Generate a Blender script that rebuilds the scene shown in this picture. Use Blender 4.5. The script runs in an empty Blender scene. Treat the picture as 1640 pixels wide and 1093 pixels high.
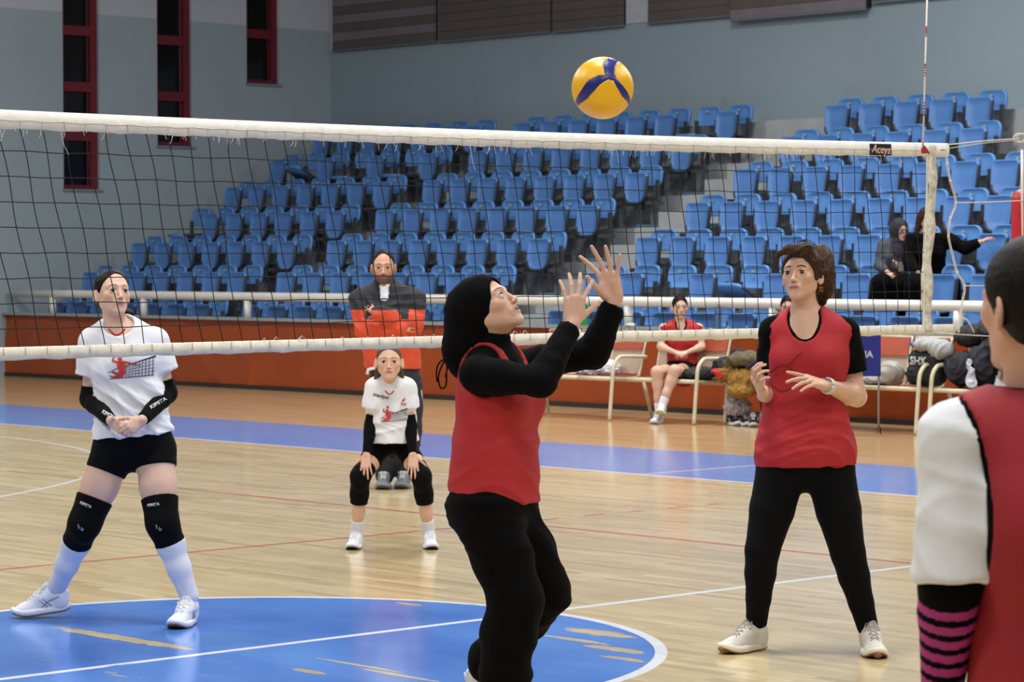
import bpy, bmesh, math, random
import numpy as np
from mathutils import Vector, Matrix
from mathutils.bvhtree import BVHTree
random.seed(7)
RNG = np.random.default_rng(5)
SC = bpy.context.scene
COL = SC.collection
# ---------------------------------------------------------------- camera, world, lamps, exposure
FPX, PITCH, ROLL, CAMH = 4307.3, 0.02940, -0.0017, 1.622
cam_data = bpy.data.cameras.new('camera')
cam = bpy.data.objects.new('camera', cam_data)
COL.objects.link(cam)
cam.location = (0, 0, CAMH)
cam.rotation_euler = (Matrix.Rotation(math.pi/2 - PITCH, 3, 'X') @ Matrix.Rotation(ROLL, 3, 'Z')).to_euler()
cam_data.sensor_width = 36.0
cam_data.lens = FPX*36.0/1640.0
cam_data.clip_end = 200
cam_data.dof.use_dof = True
cam_data.dof.focus_distance = 10.3
cam_data.dof.aperture_fstop = 11.0
SC.camera = cam
world = bpy.data.worlds.new('hall_air')
SC.world = world
world.use_nodes = True
world.node_tree.nodes['Background'].inputs[0].default_value = (0.70, 0.76, 0.86, 1)
world.node_tree.nodes['Background'].inputs[1].default_value = 0.22
SC.view_settings.view_transform = 'Standard'
SC.view_settings.look = 'None'
SC.view_settings.gamma = 1.0
SC.view_settings.use_curve_mapping = False
SC.view_settings.exposure = 0.0
LAMPS = []
def area_lamp(x, y, z, sx, sy, power, col=(1.0, 0.97, 0.92)):
    d = bpy.data.lights.new('ceiling_lamp', 'AREA')
    d.shape = 'RECTANGLE'; d.size = sx; d.size_y = sy; d.energy = power; d.color = col
    o = bpy.data.objects.new('ceiling_lamp', d)
    o.location = (x, y, z); COL.objects.link(o)
    LAMPS.append(o)
    return o
for (lx, ly, lp) in ((-6, 3, 260), (1.5, 3, 260), (9, 3, 230), (-8, 11, 260), (0, 11, 300), (8, 11, 260),
                     (-10, 19, 300), (-1, 19, 330), (8, 19, 330), (-8, 27, 380), (2, 27, 420), (11, 27, 380)):
    area_lamp(lx, ly, 8.8, 1.6, 1.6, lp*1.55)

# ---------------------------------------------------------------- the court frame: s along the net, t across it
C0 = np.array([-1.905, 10.518]); TC = 0.82153
VC = np.array([math.sin(TC), math.cos(TC)]); UC = np.array([-math.cos(TC), math.sin(TC)])
COURT_RZ = math.pi/2 - TC
def W(s, t, z):
    q = C0 + s*VC + t*UC
    return Vector((q[0], q[1], z))
def ray(px, py):
    a, b = px-820.0, py-546.5
    cr, sr = math.cos(ROLL), math.sin(ROLL)
    xx, yy = cr*a+sr*b, -sr*a+cr*b
    c, s = math.cos(PITCH), math.sin(PITCH)
    u = -yy/FPX
    return np.array([xx/FPX, c+s*u, -s+c*u])
def at(px, py, Y):
    r = ray(px, py); k = Y/r[1]
    return np.array([0, 0, CAMH]) + k*r
def on_s(px, py, s):
    r = ray(px, py); k = (s + C0@VC)/(r[:2]@VC)
    return np.array([0, 0, CAMH]) + k*r
def on_z(px, py, z=0.0):
    r = ray(px, py); k = (z-CAMH)/r[2]
    return np.array([0, 0, CAMH]) + k*r

# ---------------------------------------------------------------- materials
def lin(c):
    return tuple(((v/255.0)/12.92 if v/255.0 <= .04045 else (((v/255.0)+.055)/1.055)**2.4) for v in c)
MATS = {}
def mat(name, rgb, rough=.6, spec=.5, var=.08, vscale=9.0, bump=0.0, bscale=60.0, metal=0.0, coat=0.0, weave=0.0, wscale=220.0, sheen=0.0, sss=0.0):
    if name in MATS: return MATS[name]
    m = bpy.data.materials.new(name); m.use_nodes = True
    nt = m.node_tree; b = nt.nodes['Principled BSDF']
    c = lin(rgb)
    tc = nt.nodes.new('ShaderNodeTexCoord')
    n = nt.nodes.new('ShaderNodeTexNoise'); n.inputs['Scale'].default_value = vscale; n.inputs['Detail'].default_value = 4
    nt.links.new(tc.outputs['Object'], n.inputs['Vector'])
    r = nt.nodes.new('ShaderNodeMapRange'); r.inputs['From Min'].default_value = .3; r.inputs['From Max'].default_value = .7
    r.inputs['To Min'].default_value = 1-var; r.inputs['To Max'].default_value = 1+var
    nt.links.new(n.outputs['Fac'], r.inputs['Value'])
    v = nt.nodes.new('ShaderNodeVectorMath'); v.operation = 'SCALE'; v.inputs[0].default_value = c
    nt.links.new(r.outputs['Result'], v.inputs['Scale'])
    nt.links.new(v.outputs[0], b.inputs['Base Color'])
    b.inputs['Roughness'].default_value = rough
    b.inputs['Specular IOR Level'].default_value = spec
    b.inputs['Metallic'].default_value = metal
    b.inputs['Coat Weight'].default_value = coat
    if sheen: b.inputs['Sheen Weight'].default_value = sheen
    if sss:
        b.inputs['Subsurface Weight'].default_value = sss; b.inputs['Subsurface Radius'].default_value = (.012, .005, .003)
        b.inputs['Subsurface Scale'].default_value = 1.0
    h = None
    if bump:
        n2 = nt.nodes.new('ShaderNodeTexNoise'); n2.inputs['Scale'].default_value = bscale; n2.inputs['Detail'].default_value = 3
        nt.links.new(tc.outputs['Object'], n2.inputs['Vector']); h = (n2.outputs['Fac'], bump)
    if weave:
        vo = nt.nodes.new('ShaderNodeTexVoronoi'); vo.inputs['Scale'].default_value = wscale
        nt.links.new(tc.outputs['Object'], vo.inputs['Vector']); h = (vo.outputs['Distance'], weave)
    if h:
        bp = nt.nodes.new('ShaderNodeBump'); bp.inputs['Strength'].default_value = h[1]; bp.inputs['Distance'].default_value = .004
        nt.links.new(h[0], bp.inputs['Height']); nt.links.new(bp.outputs[0], b.inputs['Normal'])
    MATS[name] = m
    return m
def mat_vcol(name, rough=.5, spec=.4, sss=.0, bump=.0, bscale=300.):
    """base colour from the mesh's own painted colour attribute"""
    if name in MATS: return MATS[name]
    m = bpy.data.materials.new(name); m.use_nodes = True
    nt = m.node_tree; b = nt.nodes['Principled BSDF']
    a = nt.nodes.new('ShaderNodeVertexColor'); a.layer_name = 'tint'
    tc = nt.nodes.new('ShaderNodeTexCoord'); n = nt.nodes.new('ShaderNodeTexNoise'); n.inputs['Scale'].default_value = 40
    nt.links.new(tc.outputs['Object'], n.inputs['Vector'])
    r = nt.nodes.new('ShaderNodeMapRange'); r.inputs['To Min'].default_value = .93; r.inputs['To Max'].default_value = 1.07
    nt.links.new(n.outputs['Fac'], r.inputs['Value'])
    v = nt.nodes.new('ShaderNodeVectorMath'); v.operation = 'SCALE'
    nt.links.new(a.outputs['Color'], v.inputs[0]); nt.links.new(r.outputs['Result'], v.inputs['Scale'])
    nt.links.new(v.outputs[0], b.inputs['Base Color'])
    b.inputs['Roughness'].default_value = rough; b.inputs['Specular IOR Level'].default_value = spec
    if sss:
        b.inputs['Subsurface Weight'].default_value = sss; b.inputs['Subsurface Radius'].default_value = (1., .4, .2)
        b.inputs['Subsurface Scale'].default_value = .008
    MATS[name] = m
    return m

# ---------------------------------------------------------------- object helpers
def tag(o, label=None, cat=None, group=None, kind=None):
    if label: o['label'] = label
    if cat: o['category'] = cat
    if group: o['group'] = group
    if kind: o['kind'] = kind
    return o
def thing(name, loc, label, cat, group=None, rz=0.0):
    o = bpy.data.objects.new(name, None); o.empty_display_size = .1
    o.location = loc; o.rotation_euler = (0, 0, rz); COL.objects.link(o)
    return tag(o, label, cat, group)
def adopt(o, parent, local=False):
    o.parent = parent
    if parent is not None and not local:
        p = parent; M = Matrix.Identity(4)
        while p is not None:
            M = (Matrix.Translation(p.location) @ p.rotation_euler.to_matrix().to_4x4()) @ M
            if p.parent is not None: M = p.matrix_parent_inverse @ M
            p = p.parent
        o.matrix_parent_inverse = M.inverted()
    return o
def mesh(name, verts, faces, m=None, parent=None, smooth=True, local=False, mats=None, fmat=None):
    me = bpy.data.meshes.new(name)
    me.from_pydata([tuple(map(float, v)) for v in verts] if not isinstance(verts, np.ndarray) else verts.tolist(), [], [tuple(int(i) for i in f) for f in faces] if not isinstance(faces, np.ndarray) else faces.tolist())
    if mats:
        for q in mats: me.materials.append(q)
        if fmat is not None: me.polygons.foreach_set('material_index', np.asarray(fmat, dtype=np.int32))
    elif m: me.materials.append(m)
    if smooth: me.polygons.foreach_set('use_smooth', [True]*len(me.polygons))
    me.update()
    o = bpy.data.objects.new(name, me); COL.objects.link(o)
    if parent is not None: adopt(o, parent, local)
    return o
class MB:
    def __init__(self): self.v = []; self.f = []; self.m = []
    def add(self, v, f, mi=0):
        b = len(self.v); self.v += [tuple(map(float, p)) for p in v]; self.f += [tuple(i+b for i in q) for q in f]; self.m += [mi]*len(f)
        return self
    def box(self, x0, x1, y0, y1, z0, z1, T=None, mi=0, bev=0.0):
        if bev > 0:
            xs = (x0, x0+bev, x1-bev, x1); bm = bmesh.new()
            bmesh.ops.create_cube(bm, size=1)
            for q in bm.verts: q.co = Vector(((x0+x1)/2+q.co.x*(x1-x0), (y0+y1)/2+q.co.y*(y1-y0), (z0+z1)/2+q.co.z*(z1-z0)))
            bmesh.ops.bevel(bm, geom=bm.edges[:], offset=bev, segments=2, affect='EDGES')
            vs = [q.co.copy() for q in bm.verts]; fs = [[q.index for q in f.verts] for f in bm.faces]; bm.free()
        else:
            vs = [Vector(p) for p in ((x0,y0,z0),(x1,y0,z0),(x1,y1,z0),(x0,y1,z0),(x0,y0,z1),(x1,y0,z1),(x1,y1,z1),(x0,y1,z1))]
            fs = [(0,3,2,1),(4,5,6,7),(0,1,5,4),(1,2,6,5),(2,3,7,6),(3,0,4,7)]
        if T is not None: vs = [T(p) for p in vs]
        return self.add(vs, fs, mi)
    def tube(self, path, r, n=8, cap=True, mi=0):
        P = [Vector(p) for p in path]; rs = [float(q) for q in (r if isinstance(r, (list, tuple)) else [r]*len(P))]
        rings = []; up = None
        for i, p in enumerate(P):
            d = (P[min(i+1, len(P)-1)] - P[max(i-1, 0)]).normalized()
            if up is None: up = Vector((0, 0, 1)) if abs(d.z) < .9 else Vector((0, 1, 0))
            a = d.cross(up).normalized(); b = a.cross(d).normalized(); up = b
            rings.append([p + rs[i]*(math.cos(2*math.pi*k/n)*a + math.sin(2*math.pi*k/n)*b) for k in range(n)])
        v = [q for R in rings for q in R]; f = []
        for i in range(len(P)-1):
            for k in range(n):
                f.append((i*n+k, i*n+(k+1) % n, (i+1)*n+(k+1) % n, (i+1)*n+k))
        if cap: f += [tuple(range(n-1, -1, -1)), tuple((len(P)-1)*n+k for k in range(n))]
        return self.add(v, f, mi)
    def prism(self, poly, y0, y1, T=None, mi=0):
        """poly of (x,z) pairs extruded along y"""
        n = len(poly); v = [Vector((x, y0, z)) for x, z in poly]+[Vector((x, y1, z)) for x, z in poly]
        if T: v = [T(p) for p in v]
        f = [tuple(range(n)), tuple(range(2*n-1, n-1, -1))]+[(k, k+n, (k+1) % n+n, (k+1) % n) for k in range(n)]
        return self.add(v, f, mi)
    def build(self, name, m, parent=None, smooth=False, local=False, mats=None):
        return mesh(name, self.v, self.f, m, parent, smooth, local, mats=mats, fmat=self.m if mats else None)
def CT(p): return W(p[0], p[1], p[2])          # court coordinates (s, t, z) to the world
def curve_pts(pts, n=8):
    P = [Vector(p) for p in pts]; out = []
    for i in range(len(P)-1):
        p0, p1, p2, p3 = P[max(i-1, 0)], P[i], P[i+1], P[min(i+2, len(P)-1)]
        for k in range(n):
            u = k/n
            out.append(.5*((2*p1)+(-p0+p2)*u+(2*p0-5*p1+4*p2-p3)*u*u+(-p0+3*p1-3*p2+p3)*u**3))
    out.append(P[-1]); return out
def text_mesh(name, body, size, m, parent, M, extrude=.0006, bold=0.0, shear=0.0):
    cu = bpy.data.curves.new(name, 'FONT'); cu.body = body; cu.size = size; cu.extrude = extrude; cu.offset = bold; cu.shear = shear
    cu.align_x = 'CENTER'; cu.align_y = 'CENTER'
    o = bpy.data.objects.new(name, cu); COL.objects.link(o)
    bpy.context.view_layer.update()
    me = bpy.data.meshes.new_from_object(o.evaluated_get(bpy.context.evaluated_depsgraph_get()))
    COL.objects.unlink(o); bpy.data.objects.remove(o)
    me.transform(M); me.materials.clear(); me.materials.append(m)
    q = bpy.data.objects.new(name, me); COL.objects.link(q)
    if parent is not None: adopt(q, parent)
    return q

# ================================================================ THE HALL
class N:
    """tiny node-expression helper"""
    def __init__(self, nt): self.nt = nt
    def math(self, op, a, b=None, c=None, clamp=False):
        n = self.nt.nodes.new('ShaderNodeMath'); n.operation = op; n.use_clamp = clamp
        for i, v in enumerate((a, b, c)):
            if v is None: continue
            if isinstance(v, (int, float)): n.inputs[i].default_value = v
            else: self.nt.links.new(v, n.inputs[i])
        return n.outputs[0]
    def band(self, x, lo, hi, soft=.002):
        """1 inside lo..hi"""
        a = self.math('MULTIPLY', self.math('SUBTRACT', x, lo), 1/soft, clamp=True)
        b = self.math('MULTIPLY', self.math('SUBTRACT', hi, x), 1/soft, clamp=True)
        return self.math('MULTIPLY', a, b)
    def mul(self, a, b): return self.math('MULTIPLY', a, b)
    def mx(self, a, b): return self.math('MAXIMUM', a, b)
    def inv(self, a): return self.math('SUBTRACT', 1.0, a)
    def mix(self, f, a, b):
        n = self.nt.nodes.new('ShaderNodeMix'); n.data_type = 'RGBA'
        for k, v in ((0, f), (6, a), (7, b)):
            if isinstance(v, (int, float)): n.inputs[k].default_value = v
            elif isinstance(v, tuple): n.inputs[k].default_value = (*v, 1)
            else: self.nt.links.new(v, n.inputs[k])
        return n.outputs[2]
    def noise(self, vec, scale, detail=4, sx=1, sy=1, sz=1, rough=.5):
        m = self.nt.nodes.new('ShaderNodeMapping'); m.inputs['Scale'].default_value = (sx, sy, sz)
        self.nt.links.new(vec, m.inputs['Vector'])
        n = self.nt.nodes.new('ShaderNodeTexNoise'); n.inputs['Scale'].default_value = scale; n.inputs['Detail'].default_value = detail
        n.inputs['Roughness'].default_value = rough
        self.nt.links.new(m.outputs[0], n.inputs['Vector']); return n.outputs['Fac']

def floor_material():
    m = bpy.data.materials.new('court_floor'); m.use_nodes = True
    nt = m.node_tree; B = nt.nodes['Principled BSDF']; n = N(nt)
    tc = nt.nodes.new('ShaderNodeTexCoord'); V = tc.outputs['Object']
    sp = nt.nodes.new('ShaderNodeSeparateXYZ'); nt.links.new(V, sp.inputs[0])
    s, t = sp.outputs[0], sp.outputs[1]
    # strips of hardwood running across the net
    mp = nt.nodes.new('ShaderNodeMapping'); mp.inputs['Rotation'].default_value = (0, 0, math.pi/2)
    nt.links.new(V, mp.inputs['Vector'])
    br = nt.nodes.new('ShaderNodeTexBrick')
    br.inputs['Scale'].default_value = 1; br.inputs['Brick Width'].default_value = .72; br.inputs['Row Height'].default_value = .066
    br.inputs['Mortar Size'].default_value = .0012; br.inputs['Bias'].default_value = 0; br.offset = .37; br.offset_frequency = 2
    br.inputs['Color1'].default_value = (0, 0, 0, 1); br.inputs['Color2'].default_value = (1, 1, 1, 1); br.inputs['Mortar'].default_value = (.5, .5, .5, 1)
    nt.links.new(mp.outputs[0], br.inputs['Vector'])
    cr = nt.nodes.new('ShaderNodeValToRGB'); e = cr.color_ramp.elements
    e[0].position = 0; e[0].color = (*lin((184, 165, 126)), 1); e[1].position = 1; e[1].color = (*lin((214, 197, 156)), 1)
    for pos, c in ((.3, (200, 181, 139)), (.6, (207, 189, 147)), (.85, (193, 173, 132))):
        q = e.new(pos); q.color = (*lin(c), 1)
    nt.links.new(br.outputs['Color'], cr.inputs[0])
    grain = n.noise(V, 6, 6, 9, .8, 1)
    wood = n.mix(n.math('MULTIPLY', n.math('SUBTRACT', grain, .5), 1.1, clamp=True), cr.outputs[0], lin((150, 128, 92)))
    dirt = n.noise(V, 1.0, 5, 1.6, .5, 1, .62)
    wood = n.mix(n.math('MULTIPLY', n.math('SUBTRACT', dirt, .54), 2.0, clamp=True), wood, lin((140, 126, 98)))
    wood = n.mix(n.mul(br.outputs['Fac'], .5), wood, lin((130, 108, 76)))
    # beyond the side strip the orange barrier's reflection is painted into the wood colour
    far = n.math('MULTIPLY', n.math('SUBTRACT', s, 10.97), 60, clamp=True)
    wood = n.mix(n.mul(far, .5), wood, lin((184, 146, 104)))
    # pale scuffs
    sc1 = n.math('MULTIPLY', n.math('SUBTRACT', n.noise(V, 1.1, 6, 3, .8, 1, .7), .66), 9, clamp=True)
    wood = n.mix(n.mul(sc1, .45), wood, lin((205, 200, 190)))
    # wear on the paint
    wear = n.math('MULTIPLY', n.math('SUBTRACT', n.noise(V, 2.2, 8, 2.4, .55, 1, .68), .655), 18, clamp=True)
    finew = n.math('MULTIPLY', n.math('SUBTRACT', n.noise(V, 30, 5, 1, .35, 1, .7), .62), 14, clamp=True)
    def ell(cs, ct, rs, rt, ang=0.0, gain=4.0):
        a = n.math('SUBTRACT', s, cs); b = n.math('SUBTRACT', t, ct)
        ca, sa = math.cos(ang), math.sin(ang)
        u = n.math('ADD', n.mul(a, ca), n.mul(b, sa)); v = n.math('SUBTRACT', n.mul(b, ca), n.mul(a, sa))
        d = n.math('ADD', n.math('POWER', n.math('DIVIDE', u, rs), 2), n.math('POWER', n.math('DIVIDE', v, rt), 2))
        edge = n.math('ADD', n.math('SUBTRACT', 1, d), n.math('MULTIPLY', n.math('SUBTRACT', n.noise(V, 16, 6, 1, .5, 1, .7), .5), 3.2))
        return n.math('MULTIPLY', edge, gain, clamp=True)
    def pxe(px, py, rs, rt, ang=0.0, g=4.0):
        q = on_z(px, py)[:2] - C0
        return ell(float(q@VC), float(q@UC), rs, rt, ang, g)
    patches = pxe(190, 1022, .05, .52, .03)
    for (px, py, rs, rt) in ((960, 1014, .07, .22), (985, 1040, .05, .18), (925, 1026, .03, .2), (1000, 1056, .03, .14), (495, 1076, .03, .11), (655, 968, .03, .09), (575, 1066, .015, .3), (640, 1082, .02, .25)):
        patches = n.mx(patches, pxe(px, py, rs, rt))
    # circle, lines
    R = n.math('SQRT', n.math('ADD', n.math('POWER', n.math('SUBTRACT', s, 1.035), 2), n.math('POWER', t, 2)))
    disc = n.band(R, -1, 1.745, .004)
    ring = n.band(R, 1.74, 1.795, .003)
    ringw = n.math('MULTIPLY', n.math('SUBTRACT', n.noise(V, 9, 6, 6, .7, 1, .6), .57), 12, clamp=True)
    ring = n.mul(ring, n.inv(n.mul(ringw, .85)))
    lw = n.math('MULTIPLY', n.math('SUBTRACT', n.noise(V, 5, 6, .7, 3, 1, .7), .585), 14, clamp=True)
    midl = n.mul(n.band(t, -.025, .025), n.band(s, -9, 8.9))
    midl = n.mul(midl, n.inv(n.mul(lw, n.band(s, -9, 1.4, .3))))
    side = n.mul(n.band(s, 8.875, 8.925), n.band(t, -14, 19))
    strip = n.band(s, 8.925, 10.95, .004)
    tick = n.mul(n.band(s, 8.93, 10.25), n.band(t, 5.30, 5.36))
    redl = n.mul(n.band(s, 5.58, 5.63), n.band(t, -9, 9))
    red2 = n.mul(n.band(t, 3.20, 3.25), n.band(s, -3.4, 5.6))
    dash = n.mul(n.mul(n.band(t, 3.2, 3.25), n.band(s, 5.75, 7.5)), n.band(n.math('FRACT', n.math('MULTIPLY', s, 2.6)), .15, .65, .05))
    red = n.mx(n.mx(redl, red2), dash)
    redw = n.math('MULTIPLY', n.math('SUBTRACT', n.noise(V, 14, 6, 1, 1, 1, .7), .6), 6, clamp=True)
    arc = n.band(n.math('SQRT', n.math('ADD', n.math('POWER', n.math('SUBTRACT', s, 1.04), 2), n.math('POWER', n.math('SUBTRACT', t, 12.98), 2))), 6.74, 6.79)
    ft = n.band(n.math('ABSOLUTE', n.math('SUBTRACT', n.math('MULTIPLY', n.math('SUBTRACT', s, 4.116), .64), n.math('SUBTRACT', t, 6.74))), -.1, .03)
    ft = n.mul(ft, n.band(s, 3.2, 5.3))
    blue = n.mix(n.math('MULTIPLY', n.math('SUBTRACT', n.noise(V, .9, 4, 1.5, .8), .4), 2.5, clamp=True), lin((62, 112, 202)), lin((92, 144, 222)))
    blue = n.mix(n.mul(n.noise(V, 8, 5, 4, .6), .25), blue, lin((110, 150, 205)))
    sblue = n.mix(n.noise(V, 1.3, 4, 2, .7), lin((88, 132, 208)), lin((112, 154, 220)))
    holes = n.mx(wear, patches)
    holes = n.mx(n.mul(finew, .35), holes)
    col = n.mix(n.mul(strip, n.inv(n.mul(wear, .35))), wood, sblue)
    col = n.mix(n.mul(disc, n.inv(holes)), col, blue)
    white = n.mx(n.mx(ring, midl), n.mx(side, n.mx(n.mul(tick, .55), n.mul(arc, .85))))
    col = n.mix(n.mul(red, n.math('SUBTRACT', .8, n.mul(redw, .6))), col, lin((176, 60, 62)))
    col = n.mix(white, col, lin((226, 230, 236)))
    dk = n.band(s, 11.60, 11.625)
    col = n.mix(n.mul(dk, .5), col, lin((96, 60, 36)))
    nt.links.new(col, B.inputs['Base Color'])
    rg = n.math('ADD', .10, n.math('MULTIPLY', n.noise(V, 3, 6, 3, .7, 1, .7), .12))
    nt.links.new(rg, B.inputs['Roughness'])
    B.inputs['Specular IOR Level'].default_value = .6
    bp = nt.nodes.new('ShaderNodeBump'); bp.inputs['Strength'].default_value = .05; bp.inputs['Distance'].default_value = .004
    nt.links.new(n.noise(V, 3.0, 3, 4, 1), bp.inputs['Height']); nt.links.new(bp.outputs[0], B.inputs['Normal'])
    return m
fl = mesh('floor', [(-12, -20, 0), (15.2, -20, 0), (15.2, 26, 0), (-12, 26, 0)], [(0, 1, 2, 3)], floor_material(), smooth=False)
fl.location = (C0[0], C0[1], 0); fl.rotation_euler = (0, 0, COURT_RZ); tag(fl, kind='structure')

def wall_material(name, low, high, split, stain):
    m = bpy.data.materials.new(name); m.use_nodes = True; nt = m.node_tree; B = nt.nodes['Principled BSDF']; n = N(nt)
    tc = nt.nodes.new('ShaderNodeTexCoord'); V = tc.outputs['Object']
    sp = nt.nodes.new('ShaderNodeSeparateXYZ'); nt.links.new(V, sp.inputs[0]); z = sp.outputs[2]
    f = n.math('MULTIPLY', n.math('SUBTRACT', z, split), 80, clamp=True)
    c = n.mix(f, lin(low), lin(high))
    c = n.mix(n.math('MULTIPLY', n.math('SUBTRACT', n.noise(V, .5, 5), .45), 1.6, clamp=True), c, lin(tuple(int(v*.93) for v in low)))
    st = n.math('MULTIPLY', n.math('SUBTRACT', n.noise(V, 1.7, 6, 1, 1, .7, .65), .57), 6, clamp=True)
    zb = n.band(z, stain[0], stain[1], .4)
    c = n.mix(n.mul(n.mul(st, zb), .35), c, lin(tuple(int(v*.78) for v in low)))
    nt.links.new(c, B.inputs['Base Color']); B.inputs['Roughness'].default_value = .55
    bp = nt.nodes.new('ShaderNodeBump'); bp.inputs['Strength'].default_value = .15; bp.inputs['Distance'].default_value = .01
    nt.links.new(n.noise(V, 12, 4), bp.inputs['Height']); nt.links.new(bp.outputs[0], B.inputs['Normal'])
    return m
TW, SB = 24.2, 21.2
M_wl = wall_material('left_wall_paint', (148, 162, 170), (176, 181, 190), 5.27, (2, 4))
M_wb = wall_material('back_wall_paint', (138, 154, 164), (178, 182, 190), 4.96, (3.3, 4.4))
# left wall with three real window openings
WIN = [(16.19, 16.82, 2.70, 4.6), (17.86, 18.50, 3.38, 4.6), (19.54, 20.17, 4.39, 4.6)]
TOPZ = 9.2
def wall_piece(mb, s0, s1, z0, z1): mb.box(s0, s1, TW, TW+.3, z0, z1, T=CT)
wl = MB(); cs = -6.0
for (a, b, z0, _) in WIN:
    wall_piece(wl, cs, a, 0, TOPZ); wall_piece(wl, a, b, 0, z0); cs = b
wall_piece(wl, cs, SB+.3, 0, TOPZ)
for (a, b, z0, _) in WIN: wall_piece(wl, a, b, 8.2, TOPZ)
tag(wl.build('wall_left', M_wl), kind='structure')
wb = MB().box(SB, SB+.3, -14, TW, 0, TOPZ, T=CT)
tag(wb.build('wall_back', M_wb), kind='structure')
M_red = mat('window_red_paint', (98, 17, 30), rough=.45, var=.15)
M_glass = mat('dark_window_glass', (4, 4, 7), rough=.12, spec=.5, var=.1)
for i, (a, b, z0, _) in enumerate(WIN):
    w = bpy.data.objects.new('window_%d' % (i+1), None); w.location = W((a+b)/2, TW+.12, z0); COL.objects.link(w); tag(w, kind='structure')
    fr = MB(); y0, y1 = TW+.05, TW+.14
    fr.box(a, a+.05, y0, y1, z0, 8.2, T=CT); fr.box(b-.12, b, y0, y1, z0, 8.2, T=CT); fr.box(a+.05, b-.12, y0, y1, z0, z0+.06, T=CT)
    bars = {0: (3.41, 4.13, 4.95, 5.75, 6.6, 7.4), 1: (4.06, 4.90, 5.7, 6.5, 7.3), 2: (5.09, 5.9, 6.7, 7.5)}[i]
    fr.build('window_frame', M_red, w)
    lo = z0+.06
    for k, zb in enumerate(bars + (8.2,)):
        if zb < 8.2: MB().box(a+.05, b-.12, y0+.003, y1-.003, zb, zb+.14, T=CT).build('crossbar', M_red, w)
        MB().box(a+.045, b-.115, TW+.15, TW+.165, lo, min(zb+.01, 8.2), T=CT).build('pane', M_glass, w)
        lo = zb+.13
    MB().box(a-.02, b+.04, TW-.03, TW+.05, z0-.035, z0-.002, T=CT).build('window_sill', mat('sill_grey', (112, 128, 138)), w)

# ribbed brown panels along the top of the back wall
M_panel = mat('brown_ribbed_panel', (86, 78, 74), rough=.6, var=.10, vscale=2)
M_panel2 = mat('lilac_brown_ribbed_panel', (112, 103, 110), rough=.6, var=.10, vscale=2)
M_dark = mat('near_black', (12, 12, 15), rough=.8)
def panel(t0, t1, zb, m, label, s=SB-.06, alt=None):
    o = thing('wall_panel', W(s, (t0+t1)/2, zb), label, 'panel', 'ribbed panels above the stand')
    k = 0; z = zb
    MB().box(s+.03, SB-.002, t1, t0, zb+.01, zb+2.9, T=CT).build('backing_board', M_dark, o)
    while z < zb+2.9:
        q = MB().box(s, s+.03, t1+.005, t0-.005, z, z+.13, T=CT).build('slat', (alt if alt and k % 2 else m), o)
        z += .135; k += 1
    MB().box(s-.01, s+.03, t1, t0, zb-.03, zb-.003, T=CT).build('bottom_rail', mat('panel_rail', (96, 104, 110)), o)
panel(24.08, 21.62, 4.97, M_panel, 'lilac-striped brown ribbed panel in the corner over the left seats', alt=M_panel2)
panel(21.55, 19.11, 4.96, M_panel, 'plain brown ribbed panel right of the striped corner panel, past the dark gap')
panel(19.07, 17.63, 4.95, M_panel, 'narrow brown ribbed panel just left of the pale wall gap')
panel(17.15, 15.56, 4.95, M_panel, 'brown ribbed panel just right of the pale wall gap')
panel(15.53, 13.20, 4.87, M_panel2, 'lilac-tinted ribbed panel that hangs lower than its neighbours', s=SB-.14, alt=M_panel)
panel(13.15, 10.0, 4.95, M_panel, 'dark brown ribbed panel at the top right behind the net antenna')
tag(MB().box(SB-.015, SB, 17.16, 17.62, 4.96, 7.9, T=CT).build('trim_1', mat('pale_lilac_paint', (172, 176, 186), rough=.6)), kind='structure')

# barrier, ledge and kick board in front of the stand
M_orange = mat('orange_vinyl', (158, 70, 26), rough=.38, var=.10, vscale=1.4, spec=.45)
tt = np.linspace(-6, 24.2, 420); zz = np.linspace(.05, .88, 14); BV = []
bseed = [(t0, sl, am) for t0, sl, am in zip(RNG.uniform(-6, 24, 34), RNG.uniform(-1.2, 1.2, 34), RNG.uniform(.008, .030, 34))]
for z in zz:
    for t in tt:
        d = 0
        for (t0, sl, am) in bseed:
            d += am*math.exp(-(((t-t0)-sl*(z-.4)-.25*math.sin(3*z))/.07)**2)
        d += .006*math.sin(t*2.1+z*3)
        BV.append(W(15.2-d, t, z))
nt_ = len(tt); BF = [(r*nt_+c, r*nt_+c+1, (r+1)*nt_+c+1, (r+1)*nt_+c) for r in range(len(zz)-1) for c in range(nt_-1)]
tag(mesh('wall_front_of_stand', BV, BF, M_orange), kind='structure')
tag(MB().box(15.12, 15.36, -6, 24.2, .88, .915, T=CT).build('trim_2', mat('grey_ledge', (150, 156, 160), rough=.35, bump=.1)), kind='structure')
tag(MB().box(15.16, 15.3, -6, 24.2, .0, .055, T=CT).build('baseboard_front', mat('dark_kick_board', (48, 36, 32), rough=.6)), kind='structure')
tag(MB().box(15.22, 15.34, -6, 24.2, .05, .88, T=CT).build('wall_barrier_core', mat('concrete_dark', (92, 98, 100), rough=.8)), kind='structure')
M_white = mat('white_gloss_paint', (222, 220, 214), rough=.3, var=.05, bump=.05, bscale=8)
ra = thing('stand_railing', W(15.24, 9, .915), 'thick white tube railing on the ledge in front of the blue seats', 'railing')
MB().tube([W(15.24, t, 1.185) for t in np.linspace(-6, 24.1, 20)], .056, 14).build('rail', M_white, ra, smooth=True)
for t in (23.05, 20.85, 18.56, 16.28, 13.95, 11.71, 9.6, 7.21, 4.9):
    MB().tube([W(15.24, t, .915), W(15.24, t, 1.14)], .05, 12).build('post', M_white, ra, smooth=True)

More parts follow.
